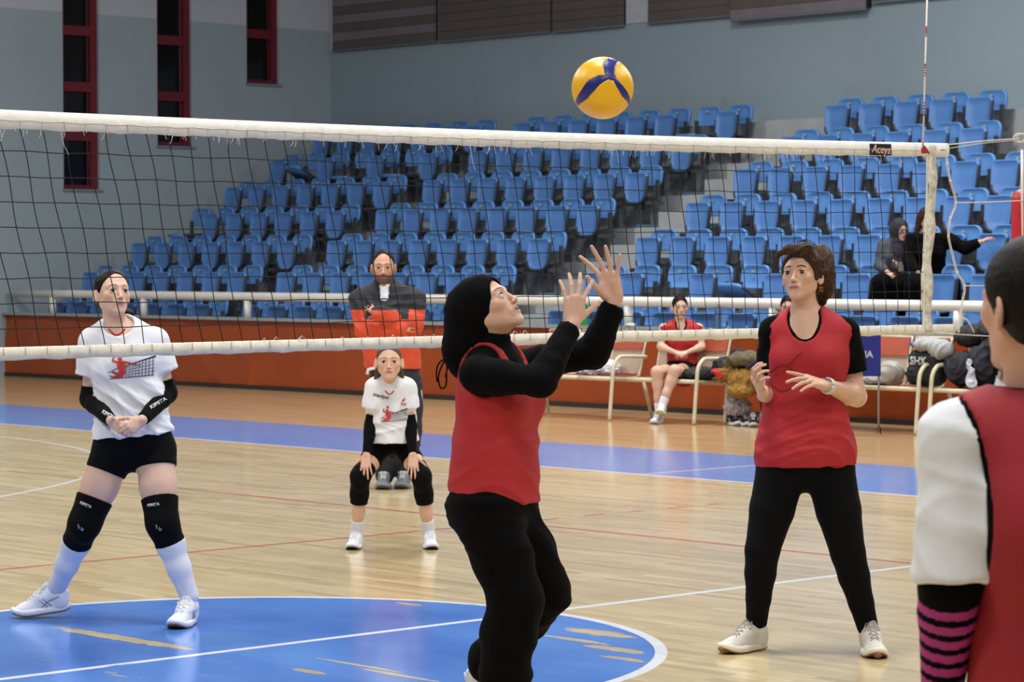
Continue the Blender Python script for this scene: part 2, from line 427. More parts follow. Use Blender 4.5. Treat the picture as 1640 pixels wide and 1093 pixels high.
# terraces
M_conc = mat('grey_concrete', (118, 124, 128), rough=.85, var=.12, vscale=3, bump=.2, bscale=20)
M_concl = mat('pale_step_concrete', (158, 162, 164), rough=.8, var=.1, vscale=3, bump=.2, bscale=20)
M_teal = mat('teal_edge_paint', (62, 92, 106), rough=.6, var=.15)
NROW, DS, DZ, S0, Z0 = 7, .85, .42, 15.62, .36
rowS = lambda k: (15.62 if k == 0 else 15.35+DS*k)
rowZ = lambda k: Z0+DZ*k
MIDB = [14.9+.558*i for i in range(8)]; LEFTB = [19.87+.575*i for i in range(7)]; RIGHTB = [13.03-.553*i for i in range(15)]
te = MB()
for k in range(NROW):
    s0 = 15.34 if k == 0 else rowS(k)-.55
    te.box(s0, SB, -6, TW, rowZ(k)-DZ, rowZ(k), T=CT)
tag(te.build('floor_terraces', M_conc), kind='structure')
tag(MB().box(rowS(6)+.34, SB, -6, TW, rowZ(6), 3.46, T=CT).build('floor_terrace_top', M_concl), kind='structure')
for (ta, tb, nm) in ((13.38, 14.52, 'aisle right of the middle block'), (18.98, 19.5, 'narrow aisle left of the middle block')):
    ai = thing('aisle_stairs', W(16, (ta+tb)/2, 0), 'pale concrete stairs of the '+nm, 'stairs')
    for k in range(1, NROW):
        MB().box(rowS(k)-.975, rowS(k)-.5, ta, tb, rowZ(k-1)-.1, rowZ(k-1)+.21, T=CT).build('step', M_concl, ai)
        MB().box(rowS(k)-.552, rowS(k)-.07, ta, tb, rowZ(k)-.2, rowZ(k)+.004, T=CT).build('step', M_concl, ai)
    MB().box(rowS(6)+.2, rowS(6)+.345, ta, tb, rowZ(6), 3.465, T=CT).build('step', M_concl, ai)
    for k in range(NROW-1):
        if k == 0: continue
        for te_ in (ta-.03, tb+.0):
            MB().box(rowS(k)-.5, rowS(k)+.28, te_, te_+.03, rowZ(k), rowZ(k)+.05, T=CT).build('edge_strip', M_teal, ai)

# ---------------------------------------------------------------- stadium seats (local x = across, y = back, z = up, origin on the tread)
M_seat = mat('blue_seat_plastic', (80, 126, 190), rough=.36, var=.07, vscale=3, spec=.5)
M_seat2 = mat('blue_seat_plastic_faded', (84, 134, 196), rough=.45, var=.07, vscale=3, spec=.5)
M_rim = mat('dark_seat_rim', (50, 60, 78), rough=.5)
M_steel = mat('dark_steel_bracket', (58, 60, 64), rough=.5, var=.2)
M_plate = mat('number_plate', (150, 160, 150), rough=.6)
def rrect(w, h, r, n=5, taper=0.0, r2=None):
    r2 = r if r2 is None else r2; pts = []
    for (cx, cz, a0, rr) in ((w/2-r2, h-r2, 0, r2), (-w/2+r2, h-r2, 90, r2), (-w/2+r, r, 180, r), (w/2-r, r, 270, r)):
        for k in range(n+1):
            a = math.radians(a0+90*k/n); pts.append((cx+rr*math.cos(a), cz+rr*math.sin(a)))
    return [(x*(1-taper*(1-z/h)), z) for x, z in pts]
def shell(poly, fn, th, name, mats, parent, inset=.87, rim=True):
    """rounded plate: front rim, dished centre, back"""
    n = len(poly); cx = 0; cz = sum(z for _, z in poly)/n; v = []; f = []; mi = []
    rings = [(1.0, th), (1.0, 0.0), (.95, -.006), (inset, .010), (.45, .016)]
    for sc, dy in rings:
        for x, z in poly:
            X, Z = cx+(x-cx)*sc, cz+(z-cz)*sc
            v.append(fn(X, Z, dy))
    for r in range(len(rings)-1):
        for k in range(n):
            f.append((r*n+k, r*n+(k+1) % n, (r+1)*n+(k+1) % n, (r+1)*n+k)); mi.append(1 if (rim and r in (0, 1, 2) and poly[k][1] < .86*max(z_ for _, z_ in poly)) else 0)
    f.append(tuple((len(rings)-1)*n+k for k in range(n))); mi.append(0)
    f.append(tuple(range(n-1, -1, -1))); mi.append(0)
    return mesh(name, v, f, None, parent, True, True, mats=mats, fmat=mi)
def make_seat(up=True, tilt=0.0):
    r = bpy.data.objects.new('stadium_seat', None); r.empty_display_size = .1; COL.objects.link(r)
    def bf(X, Z, dy):     # backrest: curved, slightly reclined
        return (X, .08+.04*(Z/.26)+dy+.22*X*X, .545+Z)
    shell(rrect(.425, .26, .07, taper=.04, r2=.10), bf, .035, 'backrest', [M_seat2, M_seat2], r)
    if up:
        def sf(X, Z, dy):
            return (X, -.17+Z*.12+dy-.02, .31+Z)
        shell(rrect(.385, .40, .12, taper=.08, r2=.05), sf, .05, 'folded_seat', [M_seat, M_rim], r)
    else:
        ct, st = math.cos(tilt), math.sin(tilt)
        def sf(X, Z, dy):
            yy = .02-Z; zz = .42-dy+.0
            return (X, yy*ct, zz+(-yy)*st)
        shell(rrect(.415, .42, .05, taper=.02, r2=.12), sf, .045, 'folded_seat', [M_seat2, M_rim], r)
    b = MB()
    b.box(-.03, .03, -.02, .10, .0, .40, bev=.006); b.box(-.27, .27, -.01, .03, .36, .40); b.box(-.20, -.16, .05, .09, .36, .62); b.box(.16, .20, .05, .09, .36, .62)
    b.box(-.25, -.222, -.20, .10, .30, .345); b.box(.222, .25, -.20, .10, .30, .345)
    b.build('bracket', M_steel, r, local=True)
    MB().box(-.02, .02, .082, .092, .725, .75).build('number_plate', M_plate, r, local=True)
    return r
seat_protos = {'up': make_seat(True), 'down': make_seat(False), 'half': make_seat(False, .5)}
ORD = ['first', 'second', 'third', 'fourth', 'fifth', 'sixth', 'seventh', 'eighth', 'ninth', 'tenth', 'eleventh', 'twelfth', 'thirteenth', 'fourteenth', 'fifteenth', 'sixteenth']
ROWN = ['row behind the railing', 'second row', 'third row', 'fourth row', 'fifth row', 'sixth row', 'top row']
used = set()
def put_seat(kind, s, t, z, label, group):
    src = seat_protos[kind]
    if kind not in used: root = src; used.add(kind); kids = None
    else:
        root = src.copy(); COL.objects.link(root)
        for ch in src.children:
            c = ch.copy(); COL.objects.link(c); c.parent = root
    root.location = W(s, t, z); root.rotation_euler = (0, 0, COURT_RZ-math.pi/2+random.uniform(-.02, .02))
    tag(root, label, 'seat', group)
special = {('m', 6, 1): 'down', ('l', 5, 3): 'down', ('l', 5, 5): 'half', ('l', 5, 1): 'down', ('r', 1, 4): 'half', ('l', 3, 6): 'down', ('m', 1, 6): 'up', ('r', 1, 2): 'down'}
skip = set()
for k in range(NROW):
    for blk, ts, words in (('m', MIDB, 'middle block'), ('l', LEFTB, 'left block'), ('r', RIGHTB, 'right block')):
        ts2 = sorted(ts, reverse=(blk == 'r'))
        for i, t in enumerate(ts2):
            if blk == 'r' and t < (7.3 + .95*k - (1.2 if k < 2 else 0)) - 2.2: continue
            if blk == 'l' and k >= 6 and i > 4: pass
            kind = special.get((blk, k, i), 'up')
            if blk == 'r' and k == 1 and any(abs(t-float((on_s(px, 450, 16.3)[:2]-C0)@UC)) < .29 for px in (1432, 1489)): kind = 'down'
            st = {'up': 'folded-up blue seat', 'down': 'blue seat folded down flat', 'half': 'blue seat hanging half open'}[kind]
            where = 'from the %s stairs' % ('left-hand' if blk == 'r' else 'right-hand')
            put_seat(kind, rowS(k), t, rowZ(k), '%s, %s %s, %s, %s' % (st, ORD[i], where, ROWN[k], words), 'blue seats of the %s' % words)
# ================================================================ THE NET
M_tape = mat('white_net_tape', (226, 226, 222), rough=.75, var=.06, vscale=14, bump=.5, bscale=40)
M_tapeb = mat('aged_net_tape', (218, 214, 200), rough=.8, var=.12, vscale=16, bump=.6, bscale=50)
M_side = mat('scuffed_side_tape', (196, 192, 178), rough=.8, var=.32, vscale=30, bump=.8, bscale=60)
M_cord = mat('black_net_cord', (3, 4, 9), rough=.8)
M_rope = mat('white_rope', (205, 200, 190), rough=.8, bump=.6, bscale=200)
TH = 0.82913; NV = np.array([math.sin(TH), math.cos(TH)]); NU = np.array([-math.cos(TH), math.sin(TH)]); NP0 = np.array([-1.9227, 10.537])
def NW(s, z, off=0.0):
    q = NP0 + s*NV + off*NU; return Vector((q[0], q[1], z))
ztop = lambda s: 2.2484-.0355*(1-((s-1.1)/4.5)**2)
zbot = lambda s: 2.2484-1.0151+.0084*(1-((s-1.1)/4.5)**2)
SX0, SX1 = -3.45, 5.6
net = thing('volleyball_net', NW(1.1, 0), 'black mesh volleyball net with white tapes stretched across the whole picture', 'net')
def band(name, s0, s1, zf0, zf1, m, n=120, th=.006, wob=.004):
    v = []; f = []
    S = np.linspace(s0, s1, n)
    for s in S:
        w = wob*(math.sin(s*23)+.6*math.sin(s*61+1)+.5*math.sin(s*131))*.5
        for (z, o) in ((zf0(s)+w, -th), (zf0(s)*.5+zf1(s)*.5, -th*1.7), (zf1(s), -th), (zf1(s)+.003, 0), (zf1(s), th), (zf0(s)+w, th)):
            v.append(NW(s, z, o))
    for i in range(n-1):
        for k in range(6): f.append((i*6+k, (i+1)*6+k, (i+1)*6+(k+1) % 6, i*6+(k+1) % 6))
    f += [tuple(range(6)), tuple((n-1)*6+k for k in range(5, -1, -1))]
    return mesh(name, v, f, m, net)
band('top_tape', SX0, SX1+.18, lambda s: ztop(s)-.070, ztop, M_tape, 260)
band('bottom_tape', SX0, SX1+.24, zbot, lambda s: zbot(s)+.048, M_tapeb, 260)
# stitched lacing round both tapes
for k, s in enumerate(np.arange(SX0+.05, SX1-.05, .1)):
    MB().tube([NW(s, ztop(s)-.074, -.012), NW(s-.004, ztop(s)-.034, -.0125)], .0016, 5).build('stitch', M_rope if k % 3 else mat('stitch_tan', (170, 160, 134), rough=.9), net)
    MB().tube([NW(s+.11, zbot(s)+.050, -.012), NW(s+.112, zbot(s)+.018, -.0125)], .0016, 5).build('stitch', mat('stitch_tan', (170, 160, 134), rough=.9), net)
MB().tube([NW(s, ztop(s)-.037+.002*math.sin(s*40), -.0125) for s in np.linspace(SX0, SX1, 200)], .0018, 4).build('seam', M_rope, net)
# mesh cords: the net has slipped, so the uprights lean
lean = lambda s: max(.03, .19-.13*s/5.6)
def cordpt(s, u, off=0.0):
    zz_ = ztop(s)-.07 + u*((zbot(s)+.048)-(ztop(s)-.07))
    return NW(s + lean(s)*u + .006*math.sin(u*math.pi*4+s*9), zz_, off)
for i in range(int(round((SX1-SX0)/.1))+1):
    s = SX0+.05+i*.1
    s = round(s*10)/10
    pts = []
    for k in range(21):
        u = k/20
        if s+lean(s)*u > 5.62: break
        pts.append(cordpt(s, u))
    if len(pts) > 2: MB().tube(pts, .0021, 5).build('upright_cord', M_cord, net)
for j in range(1, 9):
    u = (j-.12)/8.62
    pts = [NW(s+0*u, (cordpt(s, u).z) + .0016*math.sin(s*math.pi*2*3+j)+.001*math.sin(s*17+j*2), 0) for s in np.arange(SX0, 5.62, .05)]
    MB().tube(pts, .0021, 5).build('level_cord', M_cord, net)
# frayed threads under the top tape
fr = MB()
rr = random.Random(4)
for k in range(150):
    s = rr.uniform(SX0, 5.4); z = ztop(s)-.071; L = rr.uniform(.01, .035) if rr.random() < .93 else rr.uniform(.05, .12)
    dx = rr.uniform(-.4, .4)*L
    fr.tube([NW(s, z, -.006), NW(s+dx*.6, z-L*.6, -.008), NW(s+dx*1.6, z-L, -.006)], .0009, 3)
for k in range(45):
    s = rr.uniform(SX0, 5.4); z = zbot(s)+.048; L = rr.uniform(.008, .02); dx = rr.uniform(-1, 1)*L
    fr.tube([NW(s, z, -.005), NW(s+dx, z+L, -.008), NW(s+dx*2.2, z+L*.4, -.006)], .0012, 3)
tag(fr.build('frayed_thread', M_tape, net), kind='stuff')
# side band, lacing eyelets and the maker's patch
v = []; f = []
for k in range(41):
    u = k/40; z = ztop(5.62)-.01 + u*(zbot(5.62)-ztop(5.62)+.02)
    w = .027+.004*math.sin(u*19)+.002*math.sin(u*47); c = 5.635+.01*math.sin(u*7)-.035*u
    o = -.016+.006*math.sin(u*23)
    v += [NW(c-w, z, o), NW(c, z, o-.006), NW(c+w, z, o), NW(c+w, z, .012), NW(c-w, z, .012)]
for k in range(40):
    for q in range(5): f.append((k*5+q, k*5+(q+1) % 5, (k+1)*5+(q+1) % 5, (k+1)*5+q))
f += [(4, 3, 2, 1, 0), tuple(200+q for q in range(5))]
mesh('side_band', v, f, M_side, net)
mesh('side_band_edge', [NW(5.585-.03*u+dx, ztop(5.6)-.07+u*(zbot(5.6)-ztop(5.6)+.1), -.012) for u in np.linspace(0, 1, 20) for dx in (0, .012)],
     [(2*i, 2*i+1, 2*i+3, 2*i+2) for i in range(19)], M_tapeb, net)
pa = MB()
for (s0, s1, m_) in ((5.12, 5.29, 0),):
    zc0 = lambda s: ztop(s)-.064
    pa.add([NW(s0, ztop(s0)-.068, -.0135), NW(s1, ztop(s1)-.068, -.0135), NW(s1, ztop(s1)-.008, -.0135), NW(s0, ztop(s0)-.008, -.0135),
            NW(s0, ztop(s0)-.068, -.009), NW(s1, ztop(s1)-.068, -.009), NW(s1, ztop(s1)-.008, -.009), NW(s0, ztop(s0)-.008, -.009)],
           [(0, 1, 2, 3), (4, 7, 6, 5), (0, 4, 5, 1), (1, 5, 6, 2), (2, 6, 7, 3), (3, 7, 4, 0)])
patch = pa.build('patch', mat('patch_black', (16, 14, 18), rough=.6), net)
c = NW(5.205, ztop(5.2)-.038, -.015)
Mt = Matrix.Translation(c) @ Matrix(((NV[0], 0, -NU[0], 0), (NV[1], 0, -NU[1], 0), (0, 1, 0, 0), (0, 0, 0, 1)))
text_mesh('lettering', 'Aceys', .062, mat('patch_pink', (226, 178, 176), rough=.6), patch, Mt @ Matrix.Rotation(-.03, 4, 'Z'), shear=.25, bold=.0003)
MB().box(-.012, .012, 0, .001, -.01, .01, T=lambda p: NW(5.73+p.x*2.2, ztop(5.7)-.034+p.z*.25, -.011-p.y)).build('eyelet', mat('slot_grey', (110, 110, 112)), net)
# loose edge cord with knots and the tie ropes to the post
POST_S = 6.53
ec = [at(1515, 240, 14.25), at(1517, 262, 14.26), at(1522, 290, 14.27), at(1531, 325, 14.3), at(1522, 350, 14.28), at(1519, 378, 14.28), at(1526, 410, 14.3), at(1533, 437, 14.32), at(1545, 458, 14.35), at(1541, 485, 14.35), at(1537, 515, 14.33), at(1535, 533, 14.33)]
cords = thing('edge_cord', NW(5.85, 0), 'knotted white edge cord zigzagging down beside the net side band', 'cord')
for d in (-.004, .004):
    MB().tube([Vector(p)+Vector((d, d*.5, 0)) for p in curve_pts(ec, 3)], .0028, 5).build('strand', M_rope, cords)
for q in (1, 2, 3, 4, 5, 7, 8, 10):
    MB().tube([Vector(ec[q])+Vector((-.004, 0, -.008)), Vector(ec[q])+Vector((0, 0, 0)), Vector(ec[q])+Vector((.004, 0, .008))], [.004, .007, .004], 6).build('knot', M_rope, cords)
PY = float(NW(POST_S, 0).y)
def rope(name, pts, label, r=.0035, n=4):
    o = MB().tube(curve_pts(pts, n), r, 6).build(name, M_rope, None, smooth=True); return tag(o, label, 'rope')
top_r = at(1518, 232, 14.25); pk = at(1632, 222, PY-.05)
o = MB(); o.tube([top_r, at(1575, 226, 14.6), pk], .004, 6); o.tube([at(1518, 238, 14.25), at(1570, 230, 14.6), at(1632, 224, PY-.05)], .003, 6)
for k in range(3):
    cx, cy = 1632+k*3, 221
    o.tube([at(cx+9*math.cos(a), cy+7*math.sin(a), PY-.07+.01*k) for a in np.linspace(0, 5.5, 12)], .0035, 5)
tag(o.build('tie_rope', M_rope, None, True), 'doubled tension rope from the top tape to a knot on the net post', 'rope')
rope('tie_rope', [at(1531, 325, 14.3), at(1580, 324, 14.6), at(1650, 321, PY-.05)], 'straight upper side rope from the edge cord to the post')
rope('tie_rope', [at(1545, 458, 14.35), at(1575, 458, 14.6), at(1650, 458, PY-.05)], 'straight lower side rope that ends behind the foreground head')
rope('tie_rope', [at(1500, 533, 14.25), at(1535, 536, 14.35), at(1650, 542, PY-.05)], 'rope from the bottom tape corner towards the post')
rope('tie_rope', [at(1538, 508, 14.3), at(1548, 512, 14.3), at(1556, 524, 14.3), at(1560, 533, 14.3)], 'short loose rope end curling from the edge cord', r=.003)
# antenna
an = thing('net_antenna', NW(5.60, 1.2), 'thin white antenna rod with worn red bands clipped to the net', 'antenna')
a0, a1 = Vector(at(1478, 236, 14.22)), Vector(at(1486.5, -60, 14.22))
MB().tube([a0, a1], .0048, 8).build('rod', mat('antenna_white', (214, 208, 206), rough=.5), an, smooth=True)
for (f0, f1) in ((.17, .255), (.385, .455), (.60, .66), (.8, .88)):
    for j in range(5):
        g0 = f0+(f1-f0)*j/5; g1 = g0+(f1-f0)/5*random.uniform(.45, .9)
        MB().tube([a0.lerp(a1, g0), a0.lerp(a1, g1)], .0052, 8).build('red_band', mat('antenna_red', (140, 52, 52), rough=.6), an, smooth=True)
cl = MB(); q = Vector(at(1479, 240, 14.20))
cl.box(-.012, .020, -.012, .012, -.02, .012, T=lambda p: p+q, bev=.004); cl.tube([q+Vector((.0, 0, .02)), q+Vector((.03, 0, -.02))], .007, 6)
cl.build('clip', mat('clip_red', (150, 30, 30), rough=.5), an)
# post and red post pad
po = thing('net_post', NW(POST_S, 0), 'white net post at the right edge wrapped in a red pad', 'post')
pp = NW(POST_S, 0)
MB().tube([pp, pp+Vector((0, 0, 2.36))], .040, 14).build('pole', M_white, po, smooth=True)
hx = at(1637, 240, PY-.09); hx2 = at(1639, 420, PY-.09)
MB().tube([hx, Vector(at(1637, 300, PY-.09)), hx2], .008, 6).build('cleat_rod', M_white, po, smooth=True)
zt = at(1640, 303, PY)[2]
ring = [(.001, zt), (.08, zt), (.115, zt-.02), (.125, zt-.06), (.125, .1), (.115, .06), (.001, .06)]
v = []; f = []
for (r_, z_) in ring:
    for k in range(24): v.append(pp+Vector((r_*math.cos(k*math.pi/12)+.008, r_*math.sin(k*math.pi/12), z_)))
for i in range(len(ring)-1):
    for k in range(24): f.append((i*24+k, i*24+(k+1) % 24, (i+1)*24+(k+1) % 24, (i+1)*24+k))
mesh('post_pad', v, f, mat('red_vinyl_pad', (176, 22, 34), rough=.4, bump=.15, bscale=14), po)

# ================================================================ THE BALL
def ball():
    Yb = 9.2; c = Vector(at(965, 141, Yb)); R = .106
    me_v = []; 
    n = 170; f = []; U = []
    # cube-sphere so the panels can be outlined
    faces = []
    for ax in range(3):
        for sg in (-1, 1):
            base = len(me_v)
            for i in range(n//2+1):
                for j in range(n//2+1):
                    a = -1+2*i/(n//2); b = -1+2*j/(n//2); a = math.tan(a*math.pi/4); b = math.tan(b*math.pi/4)
                    p = [0, 0, 0]; p[ax] = sg; p[(ax+1) % 3] = a*sg; p[(ax+2) % 3] = b
                    me_v.append(Vector(p).normalized()); U.append((ax, sg, i/(n//2)*2-1, j/(n//2)*2-1))
            h = n//2+1
            for i in range(n//2):
                for j in range(n//2): faces.append((base+i*h+j, base+(i+1)*h+j, base+(i+1)*h+j+1, base+i*h+j+1))
    def disk(x, y): return Vector((x, -math.sqrt(max(0, 1-x*x-y*y)), y)).normalized()
    arcs = [[(-.84, -.52), (-.62, -.26), (-.40, .02), (-.14, .20), (.14, .29), (.28, .30)], [(.28, .30), (.20, .46), (.20, .70), (.36, .92)], [(.34, .26), (.50, .02), (.68, -.22), (.86, -.50)]]
    wds = [[.08, .17, .20, .14, .07, .10], [.12, .17, .20, .18], [.06, .10, .13, .08]]
    segs = []
    for A, Wd in zip(arcs, wds):
        D_ = [disk(*q) for q in A]
        for sgn in (1, -1):
            for i in range(len(D_)-1): segs.append((D_[i]*sgn, D_[i+1]*sgn, Wd[i], Wd[i+1]))
    P = np.array([tuple(v) for v in me_v]); best = np.full(len(P), 9.0)
    for a_, b_, w0, w1 in segs:
        a_ = np.array(a_); b_ = np.array(b_); ab = b_-a_; tt_ = np.clip((P-a_)@ab/(ab@ab), 0, 1)
        best = np.minimum(best, np.linalg.norm(P-(a_+tt_[:, None]*ab), axis=1)-(w0+(w1-w0)*tt_))
    cols = best < 0; grv = np.clip(1-np.abs(best)/.03, 0, 1)
    V = [c + p*(R*(1-.014*g)) for p, g in zip(me_v, grv)]
    my, mb_ = mat('ball_yellow', (236, 180, 20), rough=.30, var=.04, weave=.15, wscale=260), mat('ball_blue', (34, 38, 120), rough=.30, weave=.15, wscale=260)
    o = thing('volleyball', c-Vector((0, 0, R)), 'yellow and blue volleyball in the air above the net', 'ball')
    fy = []; fb = []
    for q in faces: (fb if sum(cols[i] for i in q) >= 2 else fy).append(q)
    mesh('yellow_panels', V, fy, my, o); mesh('blue_panels', V, fb, mb_, o)
ball()
# ================================================================ SHAPE FIELDS: smooth unions of tapered volumes turned into one surface
def nrm(v): v = np.asarray(v, float); return v/max(1e-9, np.linalg.norm(v))
class Field:
    def __init__(self, lo, hi, h, fine=()):
        """grid with spacing h, finer inside the boxes of fine: (centre, half, hf)"""
        self.ax = []
        for a in range(3):
            iv = [(c[a]-r, c[a]+r, hf) for (c, r, hf) in fine]
            x = lo[a]; out = [x]
            while x < hi[a]:
                st = h
                for (p, q, hf) in iv:
                    if p-1e-6 <= x <= q: st = min(st, hf)
                x += st; out.append(x)
            self.ax.append(np.array(out, np.float32))
        self.F = np.full([len(q) for q in self.ax], .5, np.float32)
    def loc(self, lo, hi):
        sl = []
        for a in range(3):
            i0 = max(0, np.searchsorted(self.ax[a], lo[a])-1); i1 = min(len(self.ax[a]), np.searchsorted(self.ax[a], hi[a])+1)
            if i1 <= i0: return None, None
            sl.append(slice(i0, i1))
        X = self.ax[0][sl[0]][:, None, None]; Y = self.ax[1][sl[1]][None, :, None]; Z = self.ax[2][sl[2]][None, None, :]
        return tuple(sl), (X, Y, Z)
    def _join(self, sl, d, k, op):
        A = self.F[sl]
        if op == 'sub':
            d = -d
            if k > 0:
                h = np.maximum(k-np.abs(A-d), 0)/k; self.F[sl] = np.maximum(A, d)+h*h*k*.25
            else: self.F[sl] = np.maximum(A, d)
        else:
            if k > 0:
                h = np.maximum(k-np.abs(A-d), 0)/k; self.F[sl] = np.minimum(A, d)-h*h*k*.25
            else: self.F[sl] = np.minimum(A, d)
    def cone(self, a, b, ra, rb, k=.02, n=None, e=1.0, clips=(), op='add'):
        a = np.asarray(a, np.float32); b = np.asarray(b, np.float32)
        m = max(ra, rb)*max(1, e)+k+.012
        sl, P = self.loc(np.minimum(a, b)-m, np.maximum(a, b)+m)
        if sl is None: return self
        ab = b-a; L2 = float(ab@ab)+1e-12
        dx, dy, dz = P[0]-a[0], P[1]-a[1], P[2]-a[2]
        t = np.clip((dx*ab[0]+dy*ab[1]+dz*ab[2])/L2, 0, 1)
        dx = dx-t*ab[0]; dy = dy-t*ab[1]; dz = dz-t*ab[2]
        q = dx*dx+dy*dy+dz*dz
        if n is not None and e != 1.0:
            w = dx*n[0]+dy*n[1]+dz*n[2]; q = q+(1/e**2-1)*w*w
        d = np.sqrt(np.maximum(q, 1e-12))-(ra+(rb-ra)*t)
        if n is not None and e < 1: d = d*(.5+.5*e)
        for (p, nn) in clips:
            d = np.maximum(d, (P[0]-p[0])*nn[0]+(P[1]-p[1])*nn[1]+(P[2]-p[2])*nn[2])
        self._join(sl, d.astype(np.float32), k, op); return self
    def ell(self, c, r, R=None, k=.02, op='add', clips=()):
        c = np.asarray(c, np.float32); r = np.asarray(r, np.float32); m = float(max(r))+k+.012
        sl, P = self.loc(c-m, c+m)
        if sl is None: return self
        dx, dy, dz = P[0]-c[0], P[1]-c[1], P[2]-c[2]
        if R is not None:
            R = np.asarray(R, np.float32)
            qx = dx*R[0, 0]+dy*R[1, 0]+dz*R[2, 0]; qy = dx*R[0, 1]+dy*R[1, 1]+dz*R[2, 1]; qz = dx*R[0, 2]+dy*R[1, 2]+dz*R[2, 2]
        else: qx, qy, qz = dx, dy, dz
        k0 = np.sqrt((qx/r[0])**2+(qy/r[1])**2+(qz/r[2])**2); k1 = np.sqrt((qx/r[0]**2)**2+(qy/r[1]**2)**2+(qz/r[2]**2)**2)+1e-6
        d = k0*(k0-1)/k1
        for (p, nn) in clips:
            d = np.maximum(d, (P[0]-p[0])*nn[0]+(P[1]-p[1])*nn[1]+(P[2]-p[2])*nn[2])
        self._join(sl, d.astype(np.float32), k, op); return self
    def cut(self, p, n, k=0.0):
        """keep the side the normal points away from"""
        d = (self.ax[0][:, None, None]-p[0])*n[0]+(self.ax[1][None, :, None]-p[1])*n[1]+(self.ax[2][None, None, :]-p[2])*n[2]
        d = d.astype(np.float32)
        if k > 0:
            h = np.maximum(k-np.abs(self.F-d), 0)/k; self.F = np.maximum(self.F, d)+h*h*k*.25
        else: self.F = np.maximum(self.F, d)
        return self
    def surface(self):
        F = self.F; F[0] = F[-1] = .3; F[:, 0] = F[:, -1] = .3; F[:, :, 0] = F[:, :, -1] = .3
        S = F < 0
        c = S[:-1, :-1, :-1].astype(np.uint8)
        tot = np.zeros_like(c)
        for i in (0, 1):
            for j in (0, 1):
                for k in (0, 1):
                    tot += S[i:S.shape[0]-1+i, j:S.shape[1]-1+j, k:S.shape[2]-1+k]
        act = np.argwhere((tot > 0) & (tot < 8))
        if len(act) == 0: return np.zeros((0, 3)), np.zeros((0, 4), int)
        idm = np.full(tot.shape, -1, np.int32); idm[act[:, 0], act[:, 1], act[:, 2]] = np.arange(len(act))
        I, J, K = act.T
        acc = np.zeros((len(act), 3), np.float64); cnt = np.zeros(len(act))
        AX = self.ax
        cor = {}
        for i in (0, 1):
            for j in (0, 1):
                for k in (0, 1): cor[i, j, k] = F[I+i, J+j, K+k]
        for (u, v) in [((0,0,0),(1,0,0)),((0,1,0),(1,1,0)),((0,0,1),(1,0,1)),((0,1,1),(1,1,1)),((0,0,0),(0,1,0)),((1,0,0),(1,1,0)),((0,0,1),(0,1,1)),((1,0,1),(1,1,1)),((0,0,0),(0,0,1)),((1,0,0),(1,0,1)),((0,1,0),(0,1,1)),((1,1,0),(1,1,1))]:
            fa, fb = cor[u], cor[v]; msk = (fa < 0) != (fb < 0)
            t = np.where(msk, fa/np.where(msk, fa-fb, 1), 0)
            pa = np.stack([AX[0][I+u[0]], AX[1][J+u[1]], AX[2][K+u[2]]], 1); pb = np.stack([AX[0][I+v[0]], AX[1][J+v[1]], AX[2][K+v[2]]], 1)
            acc += (pa+(pb-pa)*t[:, None])*msk[:, None]; cnt += msk
        V = acc/np.maximum(cnt, 1)[:, None]
        Q = []
        for axn in range(3):
            a = [slice(1, -1)]*3; b = [slice(1, -1)]*3
            a[axn] = slice(0, -1); b[axn] = slice(1, None)
            A, B = S[tuple(a)], S[tuple(b)]
            for (m, flip) in ((A & ~B, False), (~A & B, True)):
                e = np.argwhere(m)
                if len(e) == 0: continue
                off = [1, 1, 1]; off[axn] = 0; e = e+np.array(off)
                o1, o2 = [x for x in range(3) if x != axn]
                d1 = np.zeros(3, int); d1[o1] = 1; d2 = np.zeros(3, int); d2[o2] = 1
                q = [idm[tuple((e-d1-d2).T)], idm[tuple((e-d2).T)], idm[tuple(e.T)], idm[tuple((e-d1).T)]]
                if flip != (axn == 1): q = q[::-1]
                Q.append(np.stack(q, 1))
        Q = np.concatenate(Q); Q = Q[(Q >= 0).all(1)]
        return V, Q
def relax(V, Q, it=1, lam=.5):
    for _ in range(it):
        s = np.zeros_like(V); c = np.zeros(len(V))
        for i in range(4):
            a = Q[:, i]; b = Q[:, (i+1) % 4]
            for d in range(3):
                s[:, d] += np.bincount(a, V[b, d], len(V))+np.bincount(b, V[a, d], len(V))
            c += np.bincount(a, minlength=len(V))+np.bincount(b, minlength=len(V))
        V = V+lam*(s/np.maximum(c, 1)[:, None]-V)
    return V
def vnormals(V, Q):
    n = np.cross(V[Q[:, 2]]-V[Q[:, 0]], V[Q[:, 3]]-V[Q[:, 1]]); out = np.zeros_like(V)
    for i in range(4):
        for d in range(3): out[:, d] += np.bincount(Q[:, i], n[:, d], len(V))
    return out/np.maximum(np.linalg.norm(out, axis=1), 1e-12)[:, None]
def folds(V, amp, seed=0, scale=1.0, direction=None, zlo=None):
    """soft cloth folds: warped ridges"""
    r = np.random.default_rng(seed); h = np.zeros(len(V)); P = V*scale
    warp = .35*np.sin(P@r.normal(size=3)*7+r.uniform(0, 6))+.25*np.sin(P@r.normal(size=3)*12+r.uniform(0, 6))
    for i in range(5):
        d = nrm(r.normal(size=3)) if direction is None else nrm(np.array(direction)+.45*r.normal(size=3))
        w = r.uniform(22, 55); x = np.sin(P@d*w+warp*5+r.uniform(0, 6))
        mask = .5+.5*np.sin(P@r.normal(size=3)*6+r.uniform(0, 6))
        h += (1-np.abs(x))**1.6*mask
    return amp*(h/2.2-.5)
